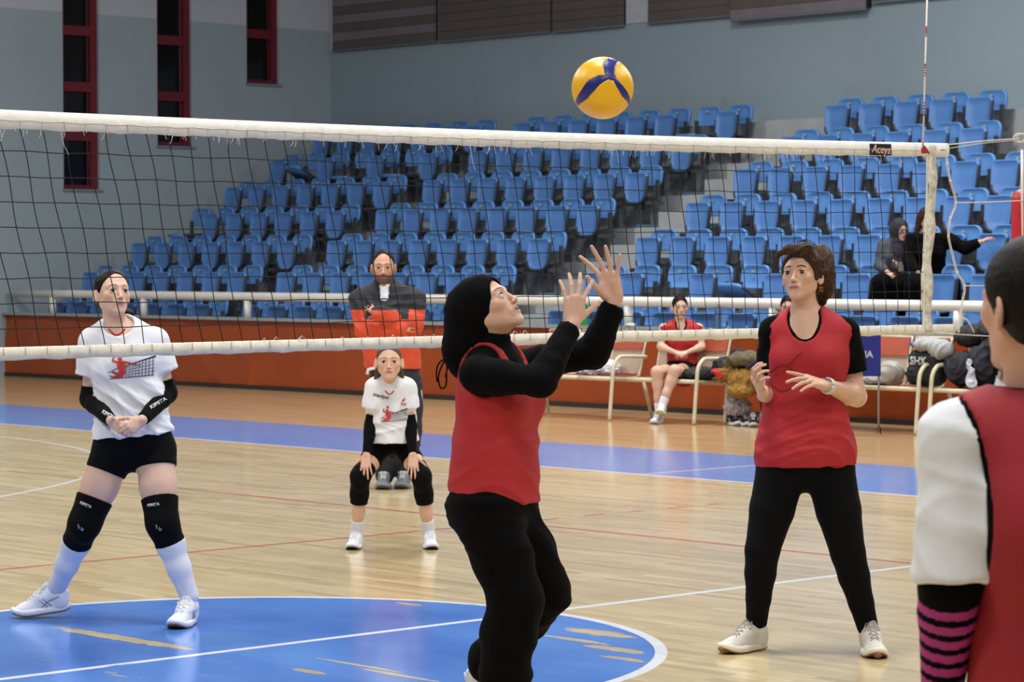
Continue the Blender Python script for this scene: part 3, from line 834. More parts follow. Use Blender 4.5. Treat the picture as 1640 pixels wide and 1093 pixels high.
def finish(F, name, m, parent, disp=None, sm=1, tint=None, keep=None):
    V, Q = F.surface()
    V = relax(V, Q, sm)
    if disp is not None:
        n = vnormals(V, Q); h = disp(V, n); h = h[:, None] if h.ndim == 1 else h
        V = V+n*h
    o = mesh(name, V, Q, m, parent)
    if tint is not None:
        c = tint(V, vnormals(V, Q)); at_ = o.data.color_attributes.new('tint', 'FLOAT_COLOR', 'POINT')
        at_.data.foreach_set('color', np.concatenate([c, np.ones((len(V), 1))], 1).astype(np.float32).ravel())
    return o, V, Q

SKIN = {}
M_skin = mat_vcol('skin', rough=.48, spec=.35, sss=.12)
M_eyew = mat('eye_white', (205, 200, 196), rough=.2, var=.02); M_iris = mat('eye_iris', (46, 30, 22), rough=.15, var=.1)
M_lash = mat('lash_brown', (38, 26, 24), rough=.8)

def basis(fwd, up=(0, 0, 1)):
    """columns: side (own right), forward, up"""
    f = nrm(fwd); u = np.asarray(up, float); s = nrm(np.cross(f, u)); u = np.cross(s, f)
    return np.stack([s, f, u], 1)
def aim(az, el, roll=0.0):
    """facing: azimuth from +X counter-clockwise, elevation, roll"""
    a, e = math.radians(az), math.radians(el)
    f = np.array([math.cos(a)*math.cos(e), math.sin(a)*math.cos(e), math.sin(e)])
    up = np.array([-math.cos(a)*math.sin(e), -math.sin(a)*math.sin(e), math.cos(e)])
    B = basis(f, up); r = math.radians(roll)
    s, u = B[:, 0].copy(), B[:, 2].copy()
    B[:, 0] = s*math.cos(r)+u*math.sin(r); B[:, 2] = -s*math.sin(r)+u*math.cos(r)
    return B
def head_sdf(F, c, R, s=1.0, fem=1.0, ears=True, smile=0.0, openm=0.0, eyes=True, wide=1.0, eo=1.0):
    def p(x, y, z): return c+R@(np.array([x*wide, y, z])*s)
    def r(*q): return np.array(q)*s
    F.ell(p(0, -.018, .030), r(.073*wide, .094, .086), R, .02)
    F.ell(p(0, .022, -.020), r(.058*wide, .062, .086), R, .03*s)
    for q in (-1, 1):
        F.cone(p(q*.047, -.008, -.046), p(q*.013, .060, -.094), .019*s, .015*s, .022*s)
        F.ell(p(q*.041, .050, -.020), r(.021, .021, .020), R, .018*s)
        F.cone(p(q*.012, .080, .020), p(q*.044, .064, .018), .0085*s, .008*s, .016*s)
    F.ell(p(0, .071, -.100), r(.021, .016, .015), R, .016*s)
    F.ell(p(0, .072, -.064), r(.026, .020, .026), R, .016*s)
    # eye hollows
    if eyes:
        for q in (-1, 1):
            F.ell(p(q*.0315, .0955, -.002), r(.018, .0165, .0115), R, .012*s, 'sub')
            F.ell(p(q*.0315, .0680, -.002), r(.0172, .0158, .0150), R, .004*s)
            F.ell(p(q*.0315, .088, -.0030), r(.0158, .013, .0043*eo), R, .0018*s, 'sub')
    # nose
    F.cone(p(0, .079, .012), p(0, .0985, -.032), .0066*s, .0086*s, .008*s)
    F.ell(p(0, .1015, -.036), r(.0085, .0080, .0072), R, .006*s)
    for q in (-1, 1):
        F.ell(p(q*.0105, .0925, -.0385), r(.0066, .0095, .0060), R, .005*s)
        F.ell(p(q*.0062, .0985, -.0455), r(.0034, .0052, .0030), R, .002*s, 'sub')
    # lips
    for q in (-1, 1):
        F.cone(p(q*.0205, .0800+.002*smile, -.0638+.0018*smile), p(q*.004, .0880, -.0618), .0034*s, .0054*s, .003*s)
        F.cone(p(q*.0185, .0805, -.0662-openm+.0018*smile), p(q*.007, .0850, -.0710-openm), .0035*s, .0062*s, .003*s)
    F.ell(p(0, .0862, -.0712-openm), r(.012, .0062, .0058), R, .003*s)
    F.cone(p(-.019, .0885, -.0660-openm*.5), p(.019, .0885, -.0660-openm*.5), .0008*s+openm*.5, .0008*s+openm*.5, .0015*s, op='sub')
    if ears:
        for q in (-1, 1):
            F.ell(p(q*.0790, -.014, -.010), r(.0080, .020, .033), R@rotm(2, q*.55)@rotm(0, -.15), .006*s)
            F.ell(p(q*.0865, -.010, -.006), r(.0055, .010, .018), R@rotm(2, q*.55), .004*s, 'sub')
def rotm(ax, a):
    c, s = math.cos(a), math.sin(a)
    return np.array([[1,0,0],[0,c,-s],[0,s,c]]) if ax == 0 else np.array([[c,0,s],[0,1,0],[-s,0,c]]) if ax == 1 else np.array([[c,-s,0],[s,c,0],[0,0,1]])
def skin_tint(c, R, s, base, lip=(150, 84, 84), brow=(48, 34, 30), beard=None, browgain=1.0, flush=.25, wide=1.0, extra=None, hairline=None):
    base = np.array(lin(base)); lip = np.array(lin(lip)); brow = np.array(lin(brow))
    def f(V, n):
        q = (V-c)@R/s; x, y, z = q[:, 0]/wide, q[:, 1], q[:, 2]; ax = np.abs(x)
        C = np.tile(base, (len(V), 1))
        def put(m, col, a=1.0):
            m = np.clip(m, 0, 1)[:, None]*a; C[:] = C*(1-m)+np.array(col)*m
        near = (np.abs(z) < .16) & (ax < .12) & (y > -.13) & (y < .16)
        g = lambda a, b: np.exp(-(a/b)**2)
        put(near*(y > .02)*g(ax-.043, .020)*g(z+.034, .020), base*np.array([1.05, .74, .70]), flush*.7)
        put(near*(y > .06)*g(x, .012)*g(z+.036, .012), base*np.array([1.03, .84, .80]), flush*.5)
        if beard is not None:
            b = np.array(lin(beard))
            jaw = (z < -.030)*(y > -.02)
            m = np.clip((-(z+.048)+.25*np.maximum(ax-.03, 0))*60, 0, 1)*np.clip((z+.122)*90, 0, 1)
            must = g(z+.053, .0075)*g(ax, .03)*(y > .06)
            lipz = g(z+.067, .006)*g(ax, .018)
            put(near*(y > -.005)*np.clip(m*1.0+must, 0, 1)*(1-.8*lipz), b, .88)
            put(near*(y > -.03)*(y < .03)*g(z+.02, .03)*(ax > .055), b, .5)
        # eyebrows
        bz = .0215-.16*np.maximum(ax-.038, 0)+.04*(ax-.03)-.22*np.maximum(.018-ax, 0)*0+.003*np.sin(np.clip((ax-.012)/.036, 0, 1)*math.pi)
        m = np.exp(-np.abs((z-bz)/(.0044-.04*np.maximum(ax-.03, 0)))**4)*(1/(1+np.exp(-(ax-.0125)/.0012)))*(1/(1+np.exp((ax-.049)/.0015)))
        put(near*(y > .04)*m, brow, .95*browgain)
        # lid shade, lashes
        m = np.exp(-((z+.002-.0062)/.0020)**2)*np.exp(-((ax-.0315)/.0135)**6)
        put(near*(y > .05)*m, brow, .6*min(1, browgain))
        put(near*(y > .04)*g(z+.013, .007)*g(ax-.030, .014), base*np.array([.84, .70, .68]), .25)
        # lips
        lw = .0208*(1-((z+.067)/.016)**2*.5)
        m = np.exp(-np.abs(x/np.maximum(lw, .004))**6)*np.exp(-np.abs((z+.0662)/.0086)**6)*(y > .06)
        put(near*m, lip, .9)
        m = np.exp(-((z+.0668)/.0014)**2)*np.exp(-(x/.022)**6)*(y > .06)
        put(near*m, lip*.4, .7)
        m = g(z+.0462, .0022)*g(ax-.0062, .0034)*(y > .08)
        put(near*m, base*.35, .6)
        if extra: extra(C, V, q)
        return np.clip(C, 0, 1)
    return f
def eyes_obj(parent, c, R, s, look, wide=1.0):
    lk = nrm(look)
    for q in (-1, 1):
        ce = c+R@(np.array([q*.0315*wide, .0705, -.002])*s); r = .0132*s
        me = bpy.data.meshes.new('eye'); bm = bmesh.new(); bmesh.ops.create_uvsphere(bm, u_segments=20, v_segments=14, radius=r)
        zq = Vector(lk); rot = Vector((0, 0, 1)).rotation_difference(zq).to_matrix()
        for f in bm.faces:
            f.smooth = True; f.material_index = 1 if f.calc_center_median().normalized().z > .83 else 0
        for v in bm.verts: v.co = rot @ v.co + Vector(ce)
        bm.to_mesh(me); bm.free(); me.materials.append(M_eyew); me.materials.append(M_iris)
        o = bpy.data.objects.new('eye', me); COL.objects.link(o); adopt(o, parent)
        pts = [Vector(c+R@(np.array([(q*.0315+q*u*.0145)*wide, .0838-.006*abs(u)**2, .0040+.0012*(1-u*u)-.004*(u > .6)*(u-.6)])*s)) for u in np.linspace(-1, 1, 9)]
        MB().tube(pts, [.0005*s+.0009*s*(1-abs(u)**3) for u in np.linspace(-1, 1, 9)], 5).build('eyelash', M_lash, parent, smooth=True)
def hand_sdf(F, w, d, n, side, s=1.0, curl=(.35, .35, .4, .45), spread=(.18, .05, -.07, -.2), thumb=(.75, .35), tcurl=.25, k=.004, bend2=1.0, lens=1.0):
    """w wrist, d towards the knuckles, n out of the back of the hand, side = +1 if thumb lies along cross(d,n)"""
    d = nrm(d); n = nrm(np.asarray(n)-np.dot(n, d)*d); t = np.cross(d, n)*side
    K = []
    P = lambda a, b, c_: w+(d*a+t*b+n*c_)*s
    kn = [(.088, .027, 0), (.092, .008, .003), (.087, -.011, .002), (.078, -.028, -.003)]
    for (a, b, c_), r in zip(kn, (.0115, .0115, .011, .0100)):
        F.cone(P(.008, b*.55, 0), P(a, b, c_), .0135*s, r*s, .010*s)
    F.cone(P(.02, .020, -.006), P(.055, .026, -.008), .014*s, .012*s, .010*s)
    F.cone(P(.02, -.018, -.006), P(.055, -.020, -.006), .013*s, .011*s, .010*s)
    tips = []
    L = [(.042, .025, .021), (.047, .029, .022), (.043, .027, .021), (.034, .020, .018)]
    for i in range(4):
        p = P(*kn[i]); a = curl[i]; sp = spread[i]
        rr_ = [.0088, .0080, .0072, .0062] if i < 3 else [.0078, .0070, .0063, .0055]
        ang = a*.55
        for j in range(3):
            if j: ang += a*(.9 if j == 1 else .6)*bend2
            dd = nrm((d*math.cos(ang)-n*math.sin(ang))*math.cos(sp)+t*math.sin(sp))
            q = p+dd*L[i][j]*s*lens
            F.cone(p, q, rr_[j]*s, rr_[j+1]*s, k*s if j == 0 else .002*s)
            p = q
        tips.append(p)
    p = P(.022, .026, -.010); a1, a2 = thumb
    dd = nrm(d*math.cos(a1)+t*math.sin(a1)-n*a2)
    q = p+dd*.040*s; F.cone(p, q, .0135*s, .0105*s, .008*s)
    dd2 = nrm(dd*math.cos(tcurl)+d*math.sin(tcurl)); q2 = q+dd2*.031*s; F.cone(q, q2, .0100*s, .0088*s, .002*s)
    dd3 = nrm(dd2*math.cos(tcurl)+d*math.sin(tcurl)-n*.1); q3 = q2+dd3*.024*s; F.cone(q2, q3, .0088*s, .0068*s, .002*s)
    tips.append(q3); return tips

# ---------------------------------------------------------------- body from joints
def lerp(a, b, t): return np.asarray(a)*(1-t)+np.asarray(b)*t
def torso_sdf(F, J, D, g=0.0, k=.05, lower=True, flare=0.0):
    Fw = J['fwd']; Fp = J.get('fwdp', Fw); w = D
    pel, wst, che, nk = J['pelvis'], J['waist'], J['chest'], J['neck']
    F.cone(pel, wst, w['hip']+g+flare, w['waist']+g+flare*.6, k, Fp, w.get('ep', .72))
    F.cone(wst, che, w['waist']+g+flare*.6, w['bust']+g, k, Fw, w.get('ec', .72))
    F.cone(che, lerp(che, nk, .55), w['bust']+g, w['bust']*.84+g, k, Fw, w.get('ec', .72))
    for sd in ('L', 'R'):
        sh = J['sh'+sd]
        F.cone(lerp(nk, sh, .25)-np.array([0, 0, .01]), sh, w['trap']+g, w['arm']*1.08+g, .04)
        if lower: F.cone(lerp(pel, J['hip'+sd], 1.0), lerp(pel, wst, .25), w['thigh']*.98+g, w['hip']*.72+g, k, Fp, .9)
        if w.get('breast'):
            lat = nrm(np.cross(Fw, nk-che)); q = 1 if np.dot(sh-nk, lat) > 0 else -1
            F.ell(che+lat*q*w['bust']*.50+Fw*w['bust']*w.get('ec', .72)*.62-np.array([0, 0, .02]), np.array([.062, .062, .066])*w['breast']+g, None, .05)
        if w.get('butt') and lower:
            lat = nrm(np.cross(Fp, wst-pel)); q = 1 if np.dot(J['hip'+sd]-pel, lat) > 0 else -1
            F.ell(pel+lat*q*w['hip']*.45-Fp*w['hip']*.42-np.array([0, 0, .03]), np.array([.085, .085, .09])*w['butt']+g, None, .05)
def arm_sdf(F, J, D, sd, g=0.0, t0=0.0, t1=2.0, k=.03, flare=0.0, cap0=False):
    """t from 0 shoulder, 1 elbow, 2 wrist; flat ends"""
    sh, el, wr = J['sh'+sd], J['el'+sd], J['wr'+sd]; a = D['arm']
    seg = [(0, sh, a), (.35, lerp(sh, el, .35), a*.98), (1, el, a*.80), (1.25, lerp(el, wr, .25), a*.84), (2, wr, a*.53)]
    _chain(F, seg, g, t0, t1, k, flare, cap0)
def leg_sdf(F, J, D, sd, g=0.0, t0=0.0, t1=2.0, k=.03, flare=0.0, cap0=False, loose=0.0):
    hp, kn, an = J['hip'+sd], J['kn'+sd], J['an'+sd]; a = D['thigh']; back = -J.get('fwdp', J['fwd'])
    cf = D.get('calf', a*.66); ak = D.get('ankle', a*.43)
    seg = [(0, hp, a), (.5, lerp(hp, kn, .5), a*.88), (1, kn, a*.66), (1.3, lerp(kn, an, .3)+back*.012, cf), (1.62, lerp(kn, an, .62), cf*.78), (2, an, ak)]
    if loose: seg = [(t, p, max(r, 0)+loose*(min(1, t)+.5*max(0, t-1))) for t, p, r in seg]
    _chain(F, seg, g, t0, t1, k, flare, cap0)
def _chain(F, seg, g, t0, t1, k, flare, cap0):
    for (ta, pa, ra), (tb, pb, rb) in zip(seg[:-1], seg[1:]):
        if tb <= t0 or ta >= t1: continue
        u0, u1 = max(0, (t0-ta)/(tb-ta)), min(1, (t1-ta)/(tb-ta)); clips = []
        A, B = lerp(pa, pb, u0), lerp(pa, pb, u1); rA = ra+(rb-ra)*u0; rB = ra+(rb-ra)*u1
        d = nrm(B-A)
        if u0 > 0 or (cap0 and ta <= t0): clips.append((A, -d))
        if u1 < 1 or tb >= t1: clips.append((B, d)) if t1 < 2.0 or True else None
        f0 = flare*(max(t0, ta)-t0)/max(.01, t1-t0); f1 = flare*(min(t1, tb)-t0)/max(.01, t1-t0)
        end_clip = (tb >= t1 and t1 < 1.999) or (tb >= t1 and t1 > 2.0001)
        cl = []
        if u0 > 0 or (cap0 and abs(ta-t0) < 1e-6): cl.append((A, -d))
        if tb >= t1 and cap0 is not None and t1 != 2.0: cl.append((B, d))
        F.cone(A, B, rA+g+f0, rB+g+f1, k if not cl else min(k, .012), clips=cl)
def bounds(pts, m):
    P = np.array([np.asarray(p, float) for p in pts]); return P.min(0)-m, P.max(0)+m
def shoe(parent, heel, toe, up, L, mu, ms, name='shoe', laces=None, width=1.0, high=.0, accents=None, out_m=None, toecap=None, raise_=0.0):
    """trainer with upper, midsole, outsole and laces; heel/toe = ground ends of the sole"""
    f = nrm(np.asarray(toe)-np.asarray(heel)); u = nrm(np.asarray(up)-np.dot(up, f)*f); sd = np.cross(f, u); s = L/.27; o = np.asarray(heel)
    R = np.stack([sd, f, u], 1); P = lambda x, y, z: o+R@(np.array([x*width, y, z])*s)
    lo, hi = bounds([P(x, y, z) for x in (-.06, .06) for y in (-.02, .29) for z in (-.01, .15)], .01)
    F = Field(lo, hi, .0035)
    F.ell(P(0, .042, .058), np.array([.041, .046, .058])*s, R, .02)
    F.cone(P(0, .052, .092), P(0, .120, .074), .040*s, .037*s, .02)
    F.cone(P(0, .118, .066), P(0, .205, .032), .038*s, .031*s, .025)
    F.ell(P(.002, .205, .030), np.array([.047*width, .058, .027])*s, R, .02)
    F.ell(P(0, .12, .030), np.array([.038*width, .10, .034])*s, R, .02)
    F.cone(P(0, .020, .090), P(0, .013, .122+high), .020*s, .015*s, .02)
    F.cone(P(-.012, .084, .105), P(-.010, .094, .140+high), .016*s, .011*s, .015)
    F.cone(P(.012, .084, .105), P(.010, .094, .140+high), .016*s, .011*s, .015)
    F.cut(P(0, 0, .018), -u)
    F.cut(P(0, .05, .118+high), u-f*.42, .006)
    r = bpy.data.objects.new(name, None); r.empty_display_size = .05; r.location = tuple(o); COL.objects.link(r); adopt(r, parent)
    up_ = finish(F, 'upper', mu, r)[0]
    def slab(nm, z0, z1, m, w, grow=0.0, toes=.0):
        n = 40; v = []; fc = []
        out = []
        for k in range(n):
            a = 2*math.pi*k/n; y = .131+.134*math.cos(a)*(1+grow)
            wd = (.036+.012*math.sin((y/.27)*math.pi*.9+.35-.9)*1.0+ .008*(y > .15))*width
            x = wd*math.copysign(abs(math.sin(a))**.62, math.sin(a))*(1+grow)
            out.append((x, y))
        for zz_, gr in ((z0, .95), (z0+.004, 1.0), ((z0+z1)/2, 1.03), (z1-.003, 1.0), (z1, .96)):
            for (x, y) in out:
                spring = .022*max(0, (y-.19)/.08)**2+.010*max(0, (.03-y)/.04)**2
                v.append(P(x*gr, .132+(y-.132)*gr, zz_+spring))
        for i in range(4):
            for k in range(n): fc.append((i*n+k, i*n+(k+1) % n, (i+1)*n+(k+1) % n, (i+1)*n+k))
        fc += [tuple(range(n-1, -1, -1)), tuple(4*n+k for k in range(n))]
        return mesh(nm, v, fc, m, r)
    slab('midsole', .006, .030, ms, 1, .02)
    slab('outsole', .0, .0085, out_m or ms, 1, .0)
    if laces or accents:
        bt = bmesh.new(); bt.from_mesh(up_.data); tree = BVHTree.FromBMesh(bt); bt.free()
        def drop(x, y, zt=.2, lift=.002):
            q = Vector(P(x, y, zt)); h = tree.ray_cast(q, Vector(-u)); return (h[0] if h[0] is not None else Vector(P(x, y, .09)))+Vector(u)*lift
        def side(q_, y, z, lift=.0012):
            q = Vector(P(q_*.12, y, z)); h = tree.ray_cast(q, Vector(-sd*q_)); return (h[0] if h[0] is not None else Vector(P(q_*.04, y, z)))+Vector(sd*q_)*lift
    if laces:
        for k in range(6):
            y = .100+.0165*k; w_ = .024-.0012*k
            for q in (-1, 1):
                MB().tube([drop(x*w_, y+q*.009*x) for x in np.linspace(-1, 1, 7)], .0026*s, 5).build('lace', laces, r, smooth=True)
        t0 = drop(0, .098, lift=.006)
        for q in (-1, 1):
            MB().tube(curve_pts([t0, drop(q*.02, .104, lift=.014), drop(q*.034, .118, lift=.008), drop(q*.030, .132, lift=.004), drop(q*.014, .118, lift=.006), t0], 3), .0019*s, 5).build('lace', laces, r, smooth=True)
            MB().tube([t0, drop(q*.012, .088, lift=.010), drop(q*.026, .085, lift=.006)], .0017*s, 5).build('lace', laces, r, smooth=True)
    if accents:
        for pts in (((.080, .036), (.115, .075)), ((.098, .034), (.132, .070)), ((.125, .036), (.088, .062), (.040, .075))):
            for q in (-1, 1):
                MB().tube([side(q, y, z) for y, z in pts], .0022*s, 5).build('side_stripe', accents, r, smooth=True)
    if toecap:
        Fc = Field(*bounds([P(0, .26, .02)], .05), .003)
        Fc.ell(P(0, .236, .022), np.array([.021, .040, .021])*s, R, 0); finish(Fc, 'toe_cap', toecap, r)
    return r
def shoe_at(parent, ankle, d, L, mu, ms, z=0.0, **k):
    f = nrm(V3_(d[0], d[1], 0)); h = V3_(ankle[0], ankle[1], z)-f*.056*L/.27
    return shoe(parent, h, h+f*L, (0, 0, 1), L, mu, ms, **k)
def V3_(*a): return np.array(a, float)
def project_pts(tree, pts, direction, lift):
    out = []
    for p in pts:
        p = Vector(p); dr = Vector(direction).normalized()
        h = tree.ray_cast(p-dr*1.0, dr)
        out.append((h[0]-dr*lift) if h[0] is not None else p)
    return out
def decal(name, target, polys, origin, ex, ez, direction, m, parent, lift=.003, cell=.012, thick=None):
    """flat print laid on a garment: 2-D polygons dropped along direction onto the cloth"""
    deps = None
    bmt = bmesh.new(); bmt.from_mesh(target.data); tree = BVHTree.FromBMesh(bmt); bmt.free()
    bm = bmesh.new()
    for poly in polys:
        vs = [bm.verts.new((x, 0, z)) for x, z in poly]
        try: bm.faces.new(vs)
        except ValueError: pass
    bmesh.ops.triangulate(bm, faces=bm.faces[:])
    for _ in range(3):
        long_ = [e for e in bm.edges if e.calc_length() > cell*1.6]
        if not long_: break
        bmesh.ops.subdivide_edges(bm, edges=long_, cuts=1); bmesh.ops.triangulate(bm, faces=bm.faces[:])
    o3 = Vector(origin); ex = Vector(ex); ez = Vector(ez)
    co = project_pts(tree, [o3+ex*v.co.x+ez*v.co.z for v in bm.verts], direction, lift)
    for v, q in zip(bm.verts, co): v.co = q
    me = bpy.data.meshes.new(name); bm.to_mesh(me); bm.free(); me.materials.append(m)
    o = bpy.data.objects.new(name, me); COL.objects.link(o)
    adopt(o, parent)
    md = o.modifiers.new('thickness', 'SOLIDIFY'); md.thickness = .0012; md.offset = 0
    return o
def decal_text(name, target, body, size, origin, ex, ez, direction, m, parent, lift=.003, bold=.0006):
    cu = bpy.data.curves.new(name, 'FONT'); cu.body = body; cu.size = size; cu.offset = bold; cu.align_x = 'CENTER'; cu.align_y = 'CENTER'
    o = bpy.data.objects.new(name, cu); COL.objects.link(o); bpy.context.view_layer.update()
    me = bpy.data.meshes.new_from_object(o.evaluated_get(bpy.context.evaluated_depsgraph_get()))
    COL.objects.unlink(o); bpy.data.objects.remove(o)
    bmt = bmesh.new(); bmt.from_mesh(target.data); tree = BVHTree.FromBMesh(bmt); bmt.free()
    o3 = Vector(origin); ex = Vector(ex).normalized(); ez = Vector(ez).normalized()
    co = project_pts(tree, [o3+ex*v.co.x+ez*v.co.y for v in me.vertices], direction, lift)
    for v, q in zip(me.vertices, co): v.co = q
    me.materials.clear(); me.materials.append(m)
    q = bpy.data.objects.new(name, me); COL.objects.link(q); adopt(q, parent)
    md = q.modifiers.new('thickness', 'SOLIDIFY'); md.thickness = .001; md.offset = 0
    return q
M_vest = mat('red_mesh_vest', (168, 22, 34), rough=.72, var=.07, vscale=5, weave=.35, wscale=330)
M_blk = mat('black_fabric', (3, 3, 5), rough=.9, spec=.12, var=.2, vscale=6, bump=.2, bscale=300)
M_leg = mat('black_leggings', (4, 5, 8), rough=.85, spec=.15, var=.15, bump=.1, bscale=400)
M_wht = mat('white_jersey', (226, 229, 238), rough=.75, spec=.25, var=.03, bump=.15, bscale=250)
M_sock = mat('white_sock', (216, 218, 230), rough=.9, var=.04, bump=.3, bscale=400)
M_pad = mat('black_knee_pad', (5, 5, 7), spec=.15, rough=.9, var=.2, bump=.5, bscale=120)
M_shoew = mat('white_trainer', (220, 224, 234), rough=.5, var=.04, bump=.15, bscale=200)
M_shoec = mat('cream_trainer', (214, 208, 198), rough=.55, var=.05, bump=.2, bscale=180)
M_gum = mat('gum_outsole', (138, 92, 56), rough=.5)
M_lace = mat('lace_white', (226, 226, 230), rough=.8)
def hair_mat(name, rgb, hi):
    m = bpy.data.materials.new(name); m.use_nodes = True; nt = m.node_tree; B = nt.nodes['Principled BSDF']; n = N(nt)
    tc = nt.nodes.new('ShaderNodeTexCoord'); V = tc.outputs['Object']
    q = n.noise(V, 240, 4, 1, 1, .10)
    nt.links.new(n.mix(n.math('MULTIPLY', n.math('SUBTRACT', q, .4), 2.5, clamp=True), lin(rgb), lin(hi)), B.inputs['Base Color'])
    B.inputs['Roughness'].default_value = .55; B.inputs['Specular IOR Level'].default_value = .15
    bp = nt.nodes.new('ShaderNodeBump'); bp.inputs['Strength'].default_value = .6; bp.inputs['Distance'].default_value = .003
    nt.links.new(q, bp.inputs['Height']); nt.links.new(bp.outputs[0], B.inputs['Normal'])
    return m
H_brown = hair_mat('brown_hair', (42, 28, 22), (92, 66, 48)); H_dark = hair_mat('dark_hair', (13, 10, 10), (30, 24, 22)); H_mid = hair_mat('mid_brown_hair', (70, 54, 44), (120, 98, 80))
def hair_cap(F, c, R, s, grow=.010, front=.066, top=.080, low=-.055, sideback=.030, wide=1.0):
    """cap of hair on the skull: everything behind a slanted hairline"""
    p = lambda x, y, z: c+R@(np.array([x, y, z])*s)
    F.ell(p(0, -.018, .030), np.array([.073*wide+grow, .094+grow, .086+grow])*s, R, 0)
    F.ell(p(0, -.045, -.02), np.array([.066*wide+grow*.7, .060+grow*.7, .060])*s, R, .02)
    # face opening
    F.ell(p(0, .088, -.020), np.array([front*wide, .075, top])*s, R, .006, 'sub')
    F.cut(p(0, sideback, -.005), nrm(R@np.array([0, .93, -.62])), .01)
    F.cut(p(0, 0, low), R@np.array([0, .25, -1.0]), .01)
def standing(Y, **k): return {n: at(v[0], v[1], Y+(v[2] if len(v) > 2 else 0)) for n, v in k.items()}
# ================================================================ THE PEOPLE
def V3(*a): return np.array(a, float)
# ---- setter in the black hood and red vest, hands raised to the ball
def setter():
    Y = 9.1
    J = standing(Y, pelvis=(792, 800), waist=(793, 722), chest=(796, 640), neck=(783, 566, .0), head=(781, 494, -.01),
                 shR=(764, 600, -.15), shL=(828, 588, .15), elR=(866, 611, -.26), elL=(951, 566, .10), wrR=(916, 519, -.12), wrL=(985, 482, .10),
                 hipR=(779, 822, -.085), hipL=(812, 822, .085), knR=(828, 962, -.12), knL=(870, 948, .12), anR=(798, 1148, -.06), anL=(784, 1060, .34))
    J['fwd'] = nrm([.90, -.42, 0]); J['fwdp'] = nrm([.88, -.45, 0])
    D = dict(hip=.148, waist=.135, bust=.142, trap=.045, arm=.047, thigh=.092, calf=.06, ankle=.042, breast=.9, butt=.8, ec=.80, ep=.80)
    o = thing('person', (J['anR'][0], J['anR'][1], 0), 'woman in black hood and red vest, arms raised under the flying ball', 'person')
    R = aim(-24, 36, 0); hc = J['head']; hs = 1.0
    tipR, tipL = at(925, 470, Y-.1), at(970, 440, Y+.1)
    lo, hi = bounds(list(v for k, v in J.items() if k not in ('fwd', 'fwdp'))+[at(1000, 400, Y), at(780, 1190, Y)], .17)
    F = Field(lo, hi, .010, fine=[(hc+R@V3(0, .06, -.02), .078, .0026), (at(925, 485, Y-.12), .075, .0032), (at(975, 445, Y+.1), .075, .0032)])
    torso_sdf(F, J, D)
    F.cone(J['neck']-V3(0, 0, .02), hc+R@V3(0, -.03, -.06), .054, .052, .03)
    for sd in 'LR': arm_sdf(F, J, D, sd); leg_sdf(F, J, D, sd)
    head_sdf(F, hc, R, hs, ears=False, openm=.0030)
    # right hand: back towards the camera, fingers spread upwards; left hand: palm this way
    dR = nrm(at(922, 468, Y-.10)-J['wrR']); nR = nrm(V3(.25, -.9, .1))
    hand_sdf(F, J['wrR'], dR, nR, 1, 1.0, curl=(.30, .35, .30, .25), spread=(.42, .10, -.12, -.36), thumb=(.75, .0), tcurl=.0)
    dL = nrm(at(974, 440, Y+.10)-J['wrL']); nL = nrm(V3(.35, .9, .05))
    hand_sdf(F, J['wrL'], dL, nL, 1, 1.08, curl=(.20, .15, .15, .2), spread=(.50, .18, -.10, -.50), thumb=(.30, .75), tcurl=.1)
    base = (205, 166, 146)
    finish(F, 'body', M_skin, o, tint=skin_tint(hc, R, hs, base, lip=(150, 92, 88), brow=(70, 50, 42), browgain=.9, flush=.3))
    eyes_obj(o, hc, R, hs, at(960, 140, 9.2)-hc)
    # teeth glimpsed in the parted lips
    MB().tube([Vector(hc+R@V3(x, .0865-abs(x)*.25, -.0685)) for x in np.linspace(-.014, .014, 7)], .0028, 6).build('teeth', mat('teeth', (225, 215, 200), rough=.3), o, smooth=True)
    # long-sleeved black top with roll neck
    F = Field(lo, hi, .0085)
    torso_sdf(F, J, D, .007, lower=False); F.cut(lerp(J['pelvis'], J['waist'], .3), V3(0, 0, -1))
    for sd in 'LR': arm_sdf(F, J, D, sd, .009, 0, 1.93, flare=.005)
    F.cone(J['neck']-V3(0, 0, .03), hc+R@V3(0, -.035, -.085), .064, .060, .02, clips=[(hc+R@V3(0, -.0, -.092)+V3(0, 0, -.008), nrm(V3(.15, -.1, 1)))])
    finish(F, 'black_long_sleeved_top', M_blk, o, disp=lambda V, n: folds(V, .0045, 3, 1.2))
    # hood
    F = Field(*bounds([hc, J['neck'], hc+V3(-.16, 0, -.1)], .17), .005)
    p = lambda x, y, z: hc+R@V3(x, y, z)
    F.ell(p(0, -.016, .032), [.088, .106, .096], R, 0)
    F.ell(p(0, -.075, -.030), [.080, .085, .085], R, .04)
    F.cone(at(748, 500, Y), at(738, 568, Y), .075, .058, .05)
    F.cone(at(738, 560, Y-.01), at(742, 590, Y), .060, .040, .04)
    F.cone(at(765, 540, Y), J['neck'], .060, .060, .03)
    F.ell(p(0, .098, -.030), [.066, .092, .098], R, .008, 'sub')
    F.cone(p(0, .09, -.06), p(0, .02, -.15), .055, .075, .012, op='sub')
    finish(F, 'hood', M_blk, o, disp=lambda V, n: folds(V, .006, 8, 1.0, (.2, 0, 1)), sm=2)
    # drawstrings hanging behind
    b0 = at(714, 574, Y)
    for pts in (((714, 574), (703, 582), (699, 596), (700, 612)), ((714, 574), (706, 590), (702, 606), (706, 622), (714, 618), (715, 600)), ((714, 574), (716, 590), (713, 604))):
        MB().tube(curve_pts([at(x, y, Y-.02) for x, y in pts], 5), .0028, 5).build('hood_string', M_blk, o, smooth=True)
    # red vest
    F = Field(lo, hi, .007)
    torso_sdf(F, J, D, .015, lower=False, flare=.012)
